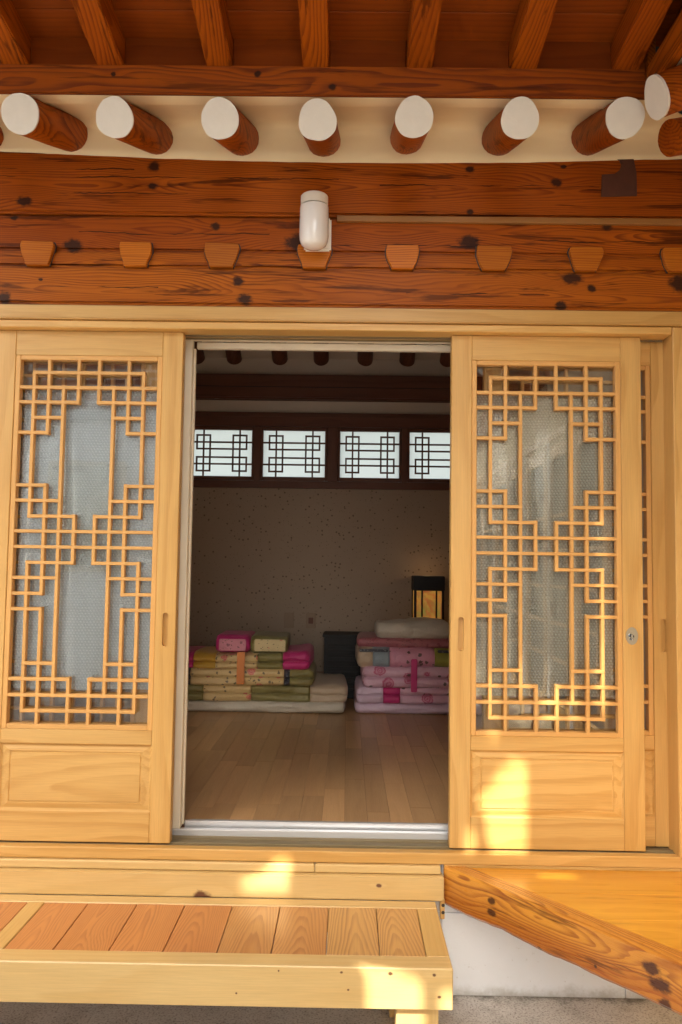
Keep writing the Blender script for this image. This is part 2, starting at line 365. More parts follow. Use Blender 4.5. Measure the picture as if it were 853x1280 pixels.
CACHE = {}
def box(name, x0, x1, y0, y1, z0, z1, m, parent=None, bev=.002, rot=None):
    d = (round(x1-x0, 4), round(y1-y0, 4), round(z1-z0, 4)); key = (d, bev, m.name)
    if key not in CACHE:
        bm = bmesh.new(); bmesh.ops.create_cube(bm, size=1)
        bmesh.ops.scale(bm, vec=d, verts=bm.verts)
        if bev: bmesh.ops.bevel(bm, geom=bm.edges[:], offset=min(bev, min(d)*.3), segments=1 if bev < .004 else 2, affect='EDGES')
        CACHE[key] = me_from(bm, m, name=name)
    o = link(name, CACHE[key], ((x0+x1)/2, (y0+y1)/2, (z0+z1)/2), parent)
    if rot: o.rotation_euler = rot
    return o
def prism(name, pts, axis, a0, a1, m, parent=None, bev=0.0, smooth=False):
    """outline pts extruded along an axis. 'y': pts are (x,z); 'x': (y,z); 'z': (x,y)"""
    bm = bmesh.new()
    f = {'y': lambda p, a: (p[0], a, p[1]), 'x': lambda p, a: (a, p[0], p[1]), 'z': lambda p, a: (p[0], p[1], a)}[axis]
    c = Vector((0, 0, 0))
    for p in pts: c += Vector(f(p, (a0+a1)/2))
    c /= len(pts)
    A = [bm.verts.new(Vector(f(p, a0))-c) for p in pts]; B = [bm.verts.new(Vector(f(p, a1))-c) for p in pts]
    bm.faces.new(A); bm.faces.new(B[::-1]); n = len(pts)
    for i in range(n): bm.faces.new((A[i], B[i], B[(i+1) % n], A[(i+1) % n]))
    bmesh.ops.recalc_face_normals(bm, faces=bm.faces)
    if bev: bmesh.ops.bevel(bm, geom=bm.edges[:], offset=bev, segments=1, affect='EDGES')
    return link(name, me_from(bm, m, smooth, name), c, parent)
def lathe(name, prof, m, loc, parent=None, n=28, axis='z', smooth=True):
    bm = bmesh.new(); rings = []
    for (r, z) in prof:
        if r < 1e-6: rings.append([bm.verts.new((0, 0, z))])
        else: rings.append([bm.verts.new((r*cos(2*pi*k/n), r*sin(2*pi*k/n), z)) for k in range(n)])
    for a, b in zip(rings, rings[1:]):
        for k in range(n):
            l = (k+1) % n
            if len(a) == 1: bm.faces.new((a[0], b[l], b[k]))
            elif len(b) == 1: bm.faces.new((a[k], a[l], b[0]))
            else: bm.faces.new((a[k], a[l], b[l], b[k]))
    bmesh.ops.recalc_face_normals(bm, faces=bm.faces)
    if axis == 'y': bmesh.ops.rotate(bm, verts=bm.verts, matrix=Matrix.Rotation(rad(90), 3, 'X'))
    o = link(name, me_from(bm, m, smooth, name), loc, parent)
    if smooth: smooth_angle(o)
    return o
def smooth_angle(o, ang=35):
    me = o.data
    bm = bmesh.new(); bm.from_mesh(me)
    for e in bm.edges:
        if len(e.link_faces) == 2 and e.calc_face_angle(0) > rad(ang): e.smooth = False
    bm.to_mesh(me); bm.free()

# ------------------------------------------------------------------ ground and plinth
bm = bmesh.new(); bmesh.ops.create_grid(bm, x_segments=2, y_segments=2, size=150)
ground = tag(link('ground', me_from(bm, m_ground), (0, 0, -.488)), 'rough grey concrete of the courtyard floor', None, None, 'structure')

# ------------------------------------------------------------------ the house
house = thing('house', (0, 1.5, -.488), 'traditional timber house with varnished beams, white rafter ends and deep eaves', 'house')

# plinth: rendered blocks under the sill
for (x0, x1) in ((-2.6, -1.2), (-1.2, -.42), (-.42, .345), (.345, .985), (.985, 1.62)):
    for (z0, z1) in ((-.49, -.212), (-.209, -.047)):
        box('plinth_block', x0+.001, x1-.001, -.012, .10, z0, z1, m_splash, house, .002)
box('plinth', -2.6, 1.62, .0, .14, -.49, -.06, m_plinth, house, 0)

# sill, three boards one under another
box('sill', -2.6, 1.60, -.032, .145, -.0405, -.002, m_pine_x, house, .003)
box('sill_board', -2.6, -.10, -.046, -.002, -.0695, -.042, m_white_pine, house, .003)
box('sill_board', -.098, .338, -.046, -.002, -.0695, -.042, m_white_pine, house, .003)
b3m = wood('creamy_pine_knotted', (.68, .48, .205), (.57, .34, .105), 'x', 60, .018, .35, knots=[(.64, -.040, .024), (1.25, .01, .007)], kcol=(.10, .02, .012), rough=.36, coat=.25, tone=.3)
box('sill_board', -2.6, .348, -.066, -.002, -.152, -.0715, b3m, house, .004)
box('bracket', .336, .352, -.056, -.040, -.215, -.149, m_pine_y, house, .002)
for z in (-.168, -.192):
    lathe('bolt', [(0, -.004), (.005, -.004), (.006, 0), (0, .001)], m_steel_dark, (.346, -.0565, z), house, 10, 'y')
box('sill_board', .352, 1.60, -.031, -.002, -.080, -.0412, m_pine_x, house, .001)
# sliding track on top of the sill
for y in (.017, .067, .084):
    box('track_rail', -2.55, 1.20, y, y+.008, -.002, .004, m_track, house, .001)
box('track_bed', -2.55, 1.20, .004, .088, -.003, .000, m_track, house, 0)

# door head and posts
box('door_head', -2.6, 1.235, -.055, .14, 1.878, 1.929, m_pine_x, house, .004)
box('door_head_rail', -2.6, 1.166, -.040, .12, 1.849, 1.8765, m_pine_x, house, .003)
box('door_post', 1.168, 1.232, -.040, .14, -.002, 1.8765, m_pine_z, house, .003)
box('corner_post', 1.236, 1.40, -.075, .14, -.47, 2.50, m_pine_z, house, .006)
for y in (.036, .072):
    box('head_groove', -2.55, 1.16, y, y+.006, 1.842, 1.850, m_track, house, 0)

# wall beams over the doors, each with the knots of its own place
def wbeam(x0, x1, y0, y1, z0, z1, knots, light=BL, dark=BD, bev=.010, line=.78, amp=.03, freq=115, cracks=()):
    cx, cz = (x0+x1)/2, (z0+z1)/2
    m = wood('beam_wood_%d' % int(z0*1000), light, dark, 'x', freq, amp, line, knots=[(k[0]-cx, k[1]-cz, k[2]*1.22) for k in knots], radius=.09, taper=.012, streak=.75, cracks=[(k[0]-cz, k[1]-cx, k[2]-cx) for k in cracks], kcol=BK,
             rough=.46, coat=.04, spec=.15, tone=.45, line2=(.12, .020, .003), rnd=True, warp=1.5)
    return box('wall_beam', x0, x1, y0, y1, z0, z1, m, house, bev)
wbeam(-2.6, 1.75, -.062, .14, 2.268, 2.50, [(-.73, 2.445, .017), (-.73, 2.372, .011), (.43, 2.447, .012), (.745, 2.40, .014), (.77, 2.46, .006), (.43, 2.288, .009), (-1.2, 2.31, .016)], amp=.022, cracks=[(2.405, -2.6, -.05), (2.385, .1, .9), (2.345, -1.1, -.6), (2.435, -1.6, -.8)])
wbeam(-2.6, 1.75, -.050, .14, 2.133, 2.266, [(-.50, 2.228, .013), (-.19, 2.170, .030), (.43, 2.180, .022), (-1.24, 2.255, .010), (.93, 2.245, .016), (-1.02, 2.151, .020)], amp=.024, cracks=[(2.185, .45, 1.1), (2.20, -1.0, -.3), (2.163, -.1, .5)])
wbeam(-2.6, 1.75, -.054, .14, 2.071, 2.131, [(-1.02, 2.148, .022), (-.19, 2.148, .026), (.35, 2.15, .008)], light=(.43, .115, .005))
wbeam(-2.6, 1.75, -.058, .14, 1.931, 2.069, [(-.41, 2.020, .016), (-.385, 1.955, .018), (-1.26, 1.95, .020), (.80, 2.045, .021), (.87, 2.008, .013), (.76, 1.945, .014), (-1.13, 2.02, .005), (1.2, 2.03, .03)], cracks=[(1.995, -1.3, -.7), (1.985, .2, .7)],
      light=(.45, .125, .006), dark=(.24, .045, .002))
# pegs: the cut ends of the ceiling joists
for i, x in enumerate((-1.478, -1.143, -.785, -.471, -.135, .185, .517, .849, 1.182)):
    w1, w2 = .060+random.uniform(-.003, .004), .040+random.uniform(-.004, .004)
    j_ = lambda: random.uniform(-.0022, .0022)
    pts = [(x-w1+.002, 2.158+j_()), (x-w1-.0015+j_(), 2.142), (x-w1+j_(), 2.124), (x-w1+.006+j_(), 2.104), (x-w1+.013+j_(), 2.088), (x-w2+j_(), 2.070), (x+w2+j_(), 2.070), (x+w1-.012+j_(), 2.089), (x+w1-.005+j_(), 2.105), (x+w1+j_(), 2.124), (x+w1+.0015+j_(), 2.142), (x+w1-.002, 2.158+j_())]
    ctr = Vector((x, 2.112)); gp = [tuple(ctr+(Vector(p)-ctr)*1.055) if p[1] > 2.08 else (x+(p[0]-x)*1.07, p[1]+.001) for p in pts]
    prism('joist_gap_shade', gp, 'y', -.0562, -.049, m_steel_dark, house)  # dark plate round each joist end stands in for the shadow in its gap
    prism('joist_end', pts, 'y', -.0725-random.uniform(0, .003), -.040, m_peg, house, .0025)
# yellowed cable trim along the joint of the two upper beams
box('cable_trim', -.055, 1.235, -.067, -.0495, 2.246, 2.268, m_strip, house, .002)
# stained patch below the plaster
rp = [(.905, 2.347), (1.035, 2.352), (1.034, 2.44), (1.02, 2.51), (1.012, 2.515), (1.004, 2.507), (.99, 2.517), (.975, 2.509), (.95, 2.513), (.925, 2.518), (.918, 2.511), (.945, 2.494), (.972, 2.485), (.980, 2.468), (.974, 2.448), (.955, 2.434), (.909, 2.430)]
prism('stained_patch', rp, 'y', -.0660, -.0618, m_rust, house)

# plaster between the rafters: sloping soffit, crease, then the wall face
def plaster():
    bm = bmesh.new(); nx = 90; x0, x1 = -2.6, 1.50
    xm = [.98, 1.01, 1.055, 1.13, 1.21, 1.29, 1.33, 1.345, 1.35, 1.36, 1.37]
    prof = [(-.4505, 2.4805), (-.40, 2.4815), (-.35, 2.510), (-.25, 2.549), (-.15, 2.579), (-.105, 2.586), (-.085, 2.575), (-.075, 2.545), (-.0705, 2.51), (-.069, 2.470), (-.060, 2.466)]
    rows = []
    for i in range(nx+1):
        x = x0+(x1-x0)*i/nx; r = []
        for j, (y, z) in enumerate(prof):
            dz = .004*noise.noise((x*4, y*9, 1.3))
            dy = .003*noise.noise((x*5, z*9, 4.3))
            if j >= 9: dz = .024*min(1.6, (x/1.1)**2) + .003*noise.noise((x*9, 2, 1))
            r.append(bm.verts.new((min(x, xm[j]), y+dy*(j > 0), z+dz*(j > 0))))
        rows.append(r)
    for a, b in zip(rows, rows[1:]):
        for j in range(len(prof)-1): bm.faces.new((a[j], b[j], b[j+1], a[j+1]))
    return link('eave_plaster', me_from(bm, m_plaster, True), (0, 0, 0), house)
plaster()

SL = .395; sdir = Vector((0, -1, -SL)).normalized()
def rafter(x, end, base, r, parent, xdir=False, white=True, name='rafter', mat=None, seed=0):
    """round rafter along its own axis from base to end; the sawn end is painted white"""
    A, B = Vector(base), Vector(end); L = (B-A).length; n, k = 20, 9
    q = (B-A).to_track_quat('Y', 'Z').to_matrix()
    bm = bmesh.new(); rings = []
    lob = [random.uniform(-.035, .035) for _ in range(4)]
    def rad_(a, t): return r*(1-.012*max(0, cos(5*a+seed))**3+.04*(.5-t)+lob[0]*cos(2*a+lob[1]*60)+lob[2]*cos(3*a+lob[3]*60)+.02*noise.noise((cos(a)+seed, sin(a), t*4)))
    for i in range(k+1):
        t = i/k; rings.append([bm.verts.new(q @ Vector((rad_(2*pi*j/n, t)*cos(2*pi*j/n), (t-.5)*L, rad_(2*pi*j/n, t)*sin(2*pi*j/n)))) for j in range(n)])
    for a, b in zip(rings, rings[1:]):
        for j in range(n): bm.faces.new((a[j], a[(j+1) % n], b[(j+1) % n], b[j]))
    bm.faces.new(rings[-1]); bm.faces.new(rings[0][::-1])
    bmesh.ops.recalc_face_normals(bm, faces=bm.faces)
    o = link(name, me_from(bm, mat or m_dark_y, True, name), (A+B)/2, parent); smooth_angle(o, 50)
    if white:
        bm = bmesh.new(); m_ = 40
        def edge(a): return rad_(a, 1.0)*(1.012+.022*noise.noise((3*cos(a)+seed*2, 3*sin(a), seed)))
        F = [bm.verts.new(q @ Vector((edge(2*pi*j/m_)*cos(2*pi*j/m_), L/2+.0035, edge(2*pi*j/m_)*sin(2*pi*j/m_)))) for j in range(m_)]
        G = [bm.verts.new(q @ Vector((edge(2*pi*j/m_)*cos(2*pi*j/m_), L/2-.004, edge(2*pi*j/m_)*sin(2*pi*j/m_)))) for j in range(m_)]
        bm.faces.new(F); bm.faces.new(G[::-1])
        for j in range(m_): bm.faces.new((F[j], G[j], G[(j+1) % m_], F[(j+1) % m_]))
        bmesh.ops.recalc_face_normals(bm, faces=bm.faces)
        p = bpy.data.objects.new('painted_end', me_from(bm, m_endpaint)); COL.objects.link(p); p.parent = o
    return o
for i, (xe, xb, ze) in enumerate(((-1.95, -1.95, 2.39), (-1.665, -1.655, 2.39), (-1.362, -1.338, 2.395), (-1.046, -1.028, 2.398), (-.748, -.715, 2.388), (-.418, -.402, 2.388), (-.112, -.106, 2.386), (.191, .197, 2.398), (.521, .530, 2.397), (.848, .856, 2.403))):
    A = Vector((xb, -.02, ze+.182)); B = Vector((xe, -.482, ze))
    rafter(0, B, A, .0605, house, seed=i*3.1)

# long board lying on the rafter ends, with its own knots
pk = wood('eave_board_wood', (.37, .086, .004), (.19, .029, .001), 'x', 95, .03, .9, knots=[(-.56+.2, -.01, .010), (.33+.2, .02, .012), (-.62, .0, .010), (.07, .015, .008), (.77, -.02, .012)], kcol=BK, rough=.5, coat=.03, spec=.25, radius=.08, taper=.012, streak=.6, tone=.5, line2=(.12, .024, .007))
box('eave_board', -2.6, .926, -.452, -.402, 2.484, 2.584, pk, house, .004)

# flying rafters, squared, running out over the long board
FL = .95
for i, x in enumerate((-2.08, -1.75, -1.415, -1.082, -.778, -.430, -.121, .209, .538, .863)):
    w, h, sl = .042, .098, .11
    y0, y1 = -.405, -1.22
    bm = bmesh.new(); cx = Vector((x, (y0+y1)/2, 2.63))
    vs = []
    for y in (y0, y1):
        zb = 2.579 + (-(y)-.45)*sl
        ww = w*(1.0 if y == y0 else .94)+random.uniform(-.001, .001)
        vs.append([bm.verts.new(Vector(p)-cx) for p in ((x-ww, y, zb), (x+ww, y, zb), (x+ww, y, zb+h), (x-ww, y, zb+h))])
    a, b = vs
    bm.faces.new(a); bm.faces.new(b[::-1])
    for j in range(4): bm.faces.new((a[j], b[j], b[(j+1) % 4], a[(j+1) % 4]))
    bmesh.ops.recalc_face_normals(bm, faces=bm.faces)
    bmesh.ops.bevel(bm, geom=bm.edges[:], offset=.004, segments=2, affect='EDGES')
    link('flying_rafter', me_from(bm, m_dark_y), cx, house)
    if i < 9:
        nx = (-1.75, -1.415, -1.082, -.778, -.430, -.121, .209, .538, .863)[i]
        box('filler_board', x+w+.001, nx-w-.001, -.440, -.415, 2.585, 2.682, m_soffit, house, .002)
box('filler_board', .906, .93, -.440, -.415, 2.585, 2.682, m_soffit, house, .002)
# soffit boards across the flying rafters, ship-lapped
for k in range(6):
    y1 = -.42-k*.135; y0 = y1-.133; z = 2.679+.098*0 + (-(y0+y1)/2-.45)*.11
    o = box('soffit_board', -2.6, 1.6, y0, y1, z, z+.018, m_soffit, house, .002, rot=(rad(-6.3), 0, 0))
box('eave_edge_board', -2.6, 1.6, -1.26, -1.222, 2.66, 2.80, m_soffit, house, .003)

# roof over the room
rz0, rzr = 2.72, 3.75
prism('roof', [(-1.30, 2.79), (-.42, 2.715), (.02, 2.68), (1.65, 3.42), (3.32, 2.68), (4.5, 2.70), (4.5, 2.90), (1.65, 4.0), (-1.30, 3.02)], 'x', -3.2, 4.6, m_roof, house)

# ------------------------------------------------------------------ the wing on the right (the corner of the court)
wing = thing('side_wing', (2.6, -3.0, -.488), 'wing of the timber house at the right edge, its round rafter end painted white', 'house')
box('wall', 1.42, 1.60, -6.0, -.08, -.47, 2.50, m_plaster, wing, .004)
box('wall_beam', 1.30, 1.41, -6.0, -.08, 2.30, 2.50, m_dark_y, wing, .008)
box('corner_block', .9305, .957, -.4555, -.402, 2.4845, 2.69, m_dark_y, wing, .002)
box('eave_board', .930, .957, -6.0, -.456, 2.489, 2.590, m_dark_y, wing, .004)
def wplaster():
    bm = bmesh.new(); prof = [(.955, 2.488), (1.08, 2.53), (1.2, 2.567), (1.30, 2.585), (1.335, 2.56), (1.345, 2.49)]
    rows = []
    for i in range(60):
        y = -5.9*(i/59.0)**2
        rows.append([bm.verts.new((x, y+y0*(1-i/59), z+.004*noise.noise((y*5, x*9, 7)))) for (x, z), y0 in zip(prof, (-.455, -.36, -.24, -.12, -.085, -.065))])
    for a, b in zip(rows, rows[1:]):
        for j in range(len(prof)-1): bm.faces.new((a[j], b[j], b[j+1], a[j+1]))
    return link('eave_plaster', me_from(bm, m_plaster, True), (0, 0, 0), wing)
wplaster()
rafter(0, (.900, -.603, 2.396), (1.37, -.585, 2.60), .0625, wing, seed=41, mat=m_dark_x)
rafter(0, (1.02, -.40, 2.385), (1.40, -.30, 2.50), .058, wing, white=False, seed=47, mat=m_dark_x)
for k in range(1, 12):
    y = -.603-.325*k; rafter(0, (.900, y, 2.396), (1.37, y, 2.60), .0625, wing, seed=50+k, mat=m_dark_x)
for k in range(14):
    y = -1.42-.325*k
    box('flying_rafter', .62, .98, y-.041, y+.041, 2.592, 2.69, m_dark_x, wing, .004)
box('soffit', .60, .98, -6.0, -1.275, 2.692, 2.71, m_soffit, wing, .002)
box('filler_board', .985, 1.005, -6.0, -.456, 2.592, 2.70, m_soffit, wing, .002)
prism('roof', [(.58, 2.712), (1.0, 2.712), (2.8, 3.35), (4.4, 2.7), (4.4, 2.9), (2.8, 3.7), (.58, 2.9)], 'y', -6.2, -1.31, m_roof, wing)
for k in range(7):
    y0 = -1.32-.66*k
    for (a, b) in ((y0, y0-.075), (y0-.56, y0-.62)): box('stile', 1.385, 1.418, b, a, 0, 1.86, m_endpaint if k % 2 else m_pine_z, wing, .003)
    for z in (.02, .38, .62, .86, 1.10, 1.34, 1.74): box('rail', 1.39, 1.416, y0-.559, y0-.076, z, z+(.09 if z in (.02, 1.74) else .022), m_pine_y, wing, .002)
    box('dark_pane', 1.412, 1.419, y0-.5595, y0-.0755, .02, 1.83, m_black, wing, 0)
box('door_head', 1.405, 1.418, -6.0, -.10, 1.88, 1.93, m_pine_y, wing, .002)

# ------------------------------------------------------------------ screen frame in the opening
fr = thing('screen_frame', (-.1, .12, 0), 'off-white and aluminium track frame lining the door opening', 'door frame')
box('jamb', -.650, -.600, .094, .130, .026, 1.848, m_offwhite, fr, .002)
box('jamb_lip', -.628, -.594, .1305, .150, .030, 1.822, m_offwhite, fr, .002)
box('jamb', .395, .430, .094, .130, .026, 1.848, m_offwhite, fr, .002)
box('head_track', -.640, .43, .092, .128, 1.8485, 1.872, m_offwhite, fr, .002)
box('head_track_lip', -.590, .40, .1285, .150, 1.822, 1.8475, m_offwhite, fr, .002)
box('bottom_track', -.650, .43, .090, .112, .000, .026, m_alu, fr, .002)
box('bottom_track_lip', -.590, .43, .128, .150, .018, .045, m_alu, fr, .002)
box('bottom_track_base', -.650, .43, .112, .128, .000, .006, m_steel_dark, fr, 0)
for x in (-.30, -.22):
    lathe('screw', [(0, -.0015), (.003, -.001), (.003, .001)], m_steel_dark, (x, .1275, .030), fr, 8, 'y')

# ------------------------------------------------------------------ sliding lattice doors
U, CW, LH = .0548, .0756, 1.329
gx = [-.257]
for w in (U, U, U, U, CW, U, U, U, U): gx.append(gx[-1]+w)
zt, zb = 1.741, .412
uu = (zt-zb-2*.1945)/17*1.0
hs_ = [.0482, .0545, .0545, .0565, .0555, .1925, .0555, .0565, .0545, .0565, .0565, .0545, .0565, .0555, .1925, .0555, .0565, .0545, .0482]
ssum = sum(hs_); gz = [zt]
for w in hs_: gz.append(gz[-1]-w*(zt-zb)/ssum)
ROWS = {1: [(1, 8)], 2: [(0, 9)], 3: [(0, 4), (5, 9)], 4: [(1, 3), (6, 8)], 5: [(0, 2), (7, 9)], 6: [(0, 2), (7, 9)], 7: [(0, 3), (6, 9)], 8: [(1, 4), (5, 8)], 9: [(0, 9)]}
for r in range(10, 19): ROWS[r] = ROWS[19-r]
COLS = {1: [(1, 8), (11, 18)], 2: [(0, 5), (6, 13), (14, 19)], 3: [(2, 17)], 4: [(0, 3), (8, 11), (16, 19)]}
for c in range(5, 9): COLS[c] = COLS[9-c]

def with_slot(me, cx, cz, m):
    """cut a rounded finger slot 9 mm deep into the front of a stile mesh"""
    bm = bmesh.new(); pts = []
    for k in range(17): a = pi*k/16; pts.append((.0105*cos(a), .050+.0105*sin(a)))
    for k in range(17): a = pi+pi*k/16; pts.append((.0105*cos(a), -.050+.0105*sin(a)))
    A = [bm.verts.new((cx+p[0], -.03, cz+p[1])) for p in pts]; B = [bm.verts.new((cx+p[0], -.004, cz+p[1])) for p in pts]
    bm.faces.new(A); bm.faces.new(B[::-1])
    for i in range(len(pts)): bm.faces.new((A[i], B[i], B[(i+1) % len(pts)], A[(i+1) % len(pts)]))
    bmesh.ops.recalc_face_normals(bm, faces=bm.faces)
    cut = bpy.data.objects.new('cut', me_from(bm, m)); COL.objects.link(cut)
    tmp = bpy.data.objects.new('tmp', me); COL.objects.link(tmp)
    md = tmp.modifiers.new('b', 'BOOLEAN'); md.operation = 'DIFFERENCE'; md.object = cut; md.solver = 'EXACT'
    dg = bpy.context.evaluated_depsgraph_get(); dg.update()
    out = bpy.data.meshes.new_from_object(tmp.evaluated_get(dg))
    bpy.data.objects.remove(tmp); bpy.data.objects.remove(cut)
    return out

def panel_mesh(w, h, m):
    """framed panel: border bevel, groove, raised field"""
    bm = bmesh.new()
    lv = [(0, .004), (.007, .010), (.012, .010), (.030, .006), (.034, .006), (.036, .0085), (.039, .0085), (.041, .005)]
    prev = None
    for ins, y in lv:
        r = [bm.verts.new((sx*(w/2-ins), y, sz*(h/2-ins*.8))) for sx, sz in ((-1, -1), (1, -1), (1, 1), (-1, 1))]
        if prev:
            for i in range(4): bm.faces.new((prev[i], prev[(i+1) % 4], r[(i+1) % 4], r[i]))
        prev = r
    bm.faces.new(prev)
    back = [bm.verts.new((sx*w/2, .034, sz*h/2)) for sx, sz in ((-1, -1), (1, -1), (1, 1), (-1, 1))]
    bm.verts.ensure_lookup_table(); first = bm.verts[:4]
    for i in range(4): bm.faces.new((first[i], back[i], back[(i+1) % 4], first[(i+1) % 4]))
    bm.faces.new(back[::-1]); bmesh.ops.recalc_face_normals(bm, faces=bm.faces)
    return me_from(bm, m)

pull_wood = m_pine_z
def door(name, cx, y, label, group, wrap, lock=False, slots=(True, True), wrapped=True):
    d = thing(name, (cx, y, .005), label, 'sliding door', group)
    hw, T = .346, .042
    H = 1.848
    for s, has in ((-1, slots[0]), (1, slots[1])):
        x0, x1 = (-hw, -.272) if s < 0 else (.272, hw)
        o = box('stile', cx+x0, cx+x1, y, y+T, .005, H, m_pine_z, d, .002)
        if has:
            cz = .757-(.005+H)/2
            key = ('slot', s)
            if key not in CACHE: CACHE[key] = with_slot(o.data, -.012*s*-1*0, cz, pull_wood)
            o.data = CACHE[key]
    for (z0, z1) in ((1.756, H), (.346, .397), (.005, .112)):
        box('rail', cx-.2715, cx+.2715, y+.0004, y+T-.0004, z0, z1, m_pine_x, d, .002)
    link('door_panel', panel_mesh(.543, .2335, m_pine_x), (cx, y, .229), d)
    # moulding round the lattice
    yb0, yb1 = y+.003, y+.029
    for (a, b) in ((-.2715, -.257+.004), (.257-.004, .2715)):
        box('lattice_frame', cx+a, cx+b, y+.002, y+.033, .397, 1.756, m_bar_z, d, .002)
    for (a, b) in ((.397, zb+.002), (zt-.002, 1.756)):
        box('lattice_frame', cx-.2529, cx+.2529, y+.0024, y+.033, a, b, m_bar, d, .002)
    bw = .0060
    for r, segs in ROWS.items():
        for (a, b) in segs:
            xa = gx[a]-(bw if a > 0 else -.004); xb_ = gx[b]+(bw if b < 9 else -.004)
            box('lattice_bar', cx+xa, cx+xb_, yb0, yb1, gz[r]-bw, gz[r]+bw, m_bar, d, .0012)
    for c, segs in COLS.items():
        for (a, b) in segs:
            za = gz[b]-(bw+.0015 if b < 19 else -.002); zc = gz[a]+(bw+.0015 if a > 0 else -.002)
            box('lattice_bar', cx+gx[c]-bw, cx+gx[c]+bw, yb0+.0012, yb1-.0012, za, zc, m_bar_z, d, .0012)
    box('glass_pane', cx-.262, cx+.262, y+.0335, y+.0365, .400, 1.752, m_glass, d, 0)
    if wrapped:
        w0, w1 = (-.25, .25)
        bm = bmesh.new(); nx, nz = 24, 40; rows = []
        za, zc = gz[17]+.018, gz[2]+.002
        for j in range(nz+1):
            row = []
            for i in range(nx+1):
                u, v = i/nx, j/nz
                x = w0+(w1-w0)*u; z = za+(zc-za)*v+.004*noise.noise((u*3, 0, cx))*(1 if j in (0, nz) else 0)
                yy = .0385+.006*abs(sin(u*9+.4*v+cx))+.004*noise.noise((u*6, v*4, cx))+.0015
                row.append(bm.verts.new((x, max(.0375, yy), z)))
            rows.append(row)
        for a, b in zip(rows, rows[1:]):
            for i in range(nx): bm.faces.new((a[i], a[i+1], b[i+1], b[i]))
        o = link('bubble_wrap', me_from(bm, wrap, True), (cx, y, 0), d)
    if lock:
        lx, lz = cx+.304, .7585
        prof = [(0, -.018), (.013, -.0175), (.019, -.012), (.021, -.004), (.022, 0.001), (0, .001)]
        o = lathe('cylinder_lock', prof, m_chrome, (lx, y, lz), d, 32, 'y'); o.scale = (1.0, 1, 1.42)
        lathe('keyhole_barrel', [(0, -.004), (.006, -.004), (.0075, -.001), (.0075, .002), (0, .002)], m_chrome, (lx, y-.0155, lz), d, 20, 'y')
        box('keyhole', lx-.0008, lx+.0008, y-.0205, y-.019, lz-.004, lz+.004, m_steel_dark, d, 0)
        lathe('latch_button', [(0, -.007), (.004, -.006), (.005, 0), (0, .001)], m_chrome, (lx, y-.0155, lz-.0125), d, 14, 'y')
    return d
door('sliding_door', -.962, .0, 'left lattice sliding door with bubble wrap behind its glass, tinted blue for the reflected sky', 'lattice sliding doors across the front', m_wrap_l)
door('sliding_door', .720, .0, 'right lattice sliding door with a chrome lock on its outer stile', 'lattice sliding doors across the front', m_wrap_r, lock=True, slots=(True, False))
door('sliding_door', .848, .0505, 'rear sliding door showing only a narrow stile at the right edge, behind the locked door', 'lattice sliding doors across the front', m_wrap_r, slots=(True, True), wrapped=True)
door('sliding_door', -1.038, .0505, 'rear sliding door almost hidden behind the left lattice door', 'lattice sliding doors across the front', m_wrap_l, wrapped=True)

# ------------------------------------------------------------------ wall lamp
wl = thing('wall_lamp', (-.128, -.062, 2.24), 'white glass jar lamp on a square ceramic base on the beam above the doorway', 'wall lamp')
box('backplate', -.172, -.074, -.084, -.0632, 2.128, 2.250, m_ceramic, wl, .006)
o = lathe('lamp_holder', [(0, .083), (.046, .083), (.0485, .080), (.0485, .048), (0, .048)], m_ceramic, (-.134, -.132, 2.223), wl, 32)
lathe('glass_jar', [(.046, .047), (.0505, .043), (.0515, .034), (.0520, -.062), (.050, -.080), (.044, -.094), (.031, -.104), (.014, -.108), (0, -.109)], m_milk, (-.134, -.132, 2.223), wl, 36)
box('lamp_arm', -.158, -.110, -.100, -.0845, 2.20, 2.235, m_ceramic, wl, .004)

# ------------------------------------------------------------------ the step bench
bn = thing('step_bench', (-.6, -.29, -.488), 'low wooden step bench with reddish planks in a pale frame below the doorway', 'bench')
F = dict(z0=-.265, z1=-.150)
fmat = wood('bench_front_wood', (.68, .48, .205), (.57, .34, .105), 'x', 34, .03, .35, knots=[(.84, .042, .006), (.965, .040, .005), (.98, -.02, .004), (.72, -.005, .003), (.70, .043, .004), (.52, .044, .003), (.40, -.02, .003)], kcol=(.10, .03, .012), rough=.34, coat=.35, tone=.35)
box('front_rail', -1.72, .318, -.530, -.4565, -.265, -.150, fmat, bn, .003)
box('back_rail', -1.72, .318, -.125, -.067, -.235, -.1505, m_white_pine, bn, .003)
box('end_rail', .250, .3176, -.4560, -.1255, -.262, -.1504, m_white_pine_y, bn, .003)
box('end_rail', -1.72, -1.66, -.4560, -.1255, -.262, -.1504, m_white_pine_y, bn, .003)
box('cross_rail', -1.062, -1.006, -.4560, -.1255, -.235, -.1506, m_white_pine_y, bn, .003)
pe = [-1.005, -.858, -.692, -.531, -.371, -.210, -.047, .112, .249]
for a, b in zip(pe, pe[1:]):
    box('plank', a+.001, b-.0015, -.4555, -.126, -.176, -.1515-random.uniform(0, .0012), m_step_plank_pale if a > -.06 else m_step_plank_mid if a > -.38 else m_step_plank, bn, .0015)
xx = -1.063
for k in range(4): box('plank', xx-.149*(k+1)+.001, xx-.149*k-.001, -.4555, -.126, -.176, -.1520, m_step_plank, bn, .0015)
for x0 in (.158, -1.66):
    for y0 in (-.505, -.16):
        box('leg', x0, x0+.122, y0, y0+.085, -.488, -.2655 if y0 < -.3 else -.236, m_white_pine_z, bn, .003)
for (x, z) in ((.285, -.215), (.285, -.240)):
    lathe('nail', [(0, -.0012), (.0035, -.001), (.004, 0)], m_steel_dark, (x, -.530, z), bn, 8, 'y')

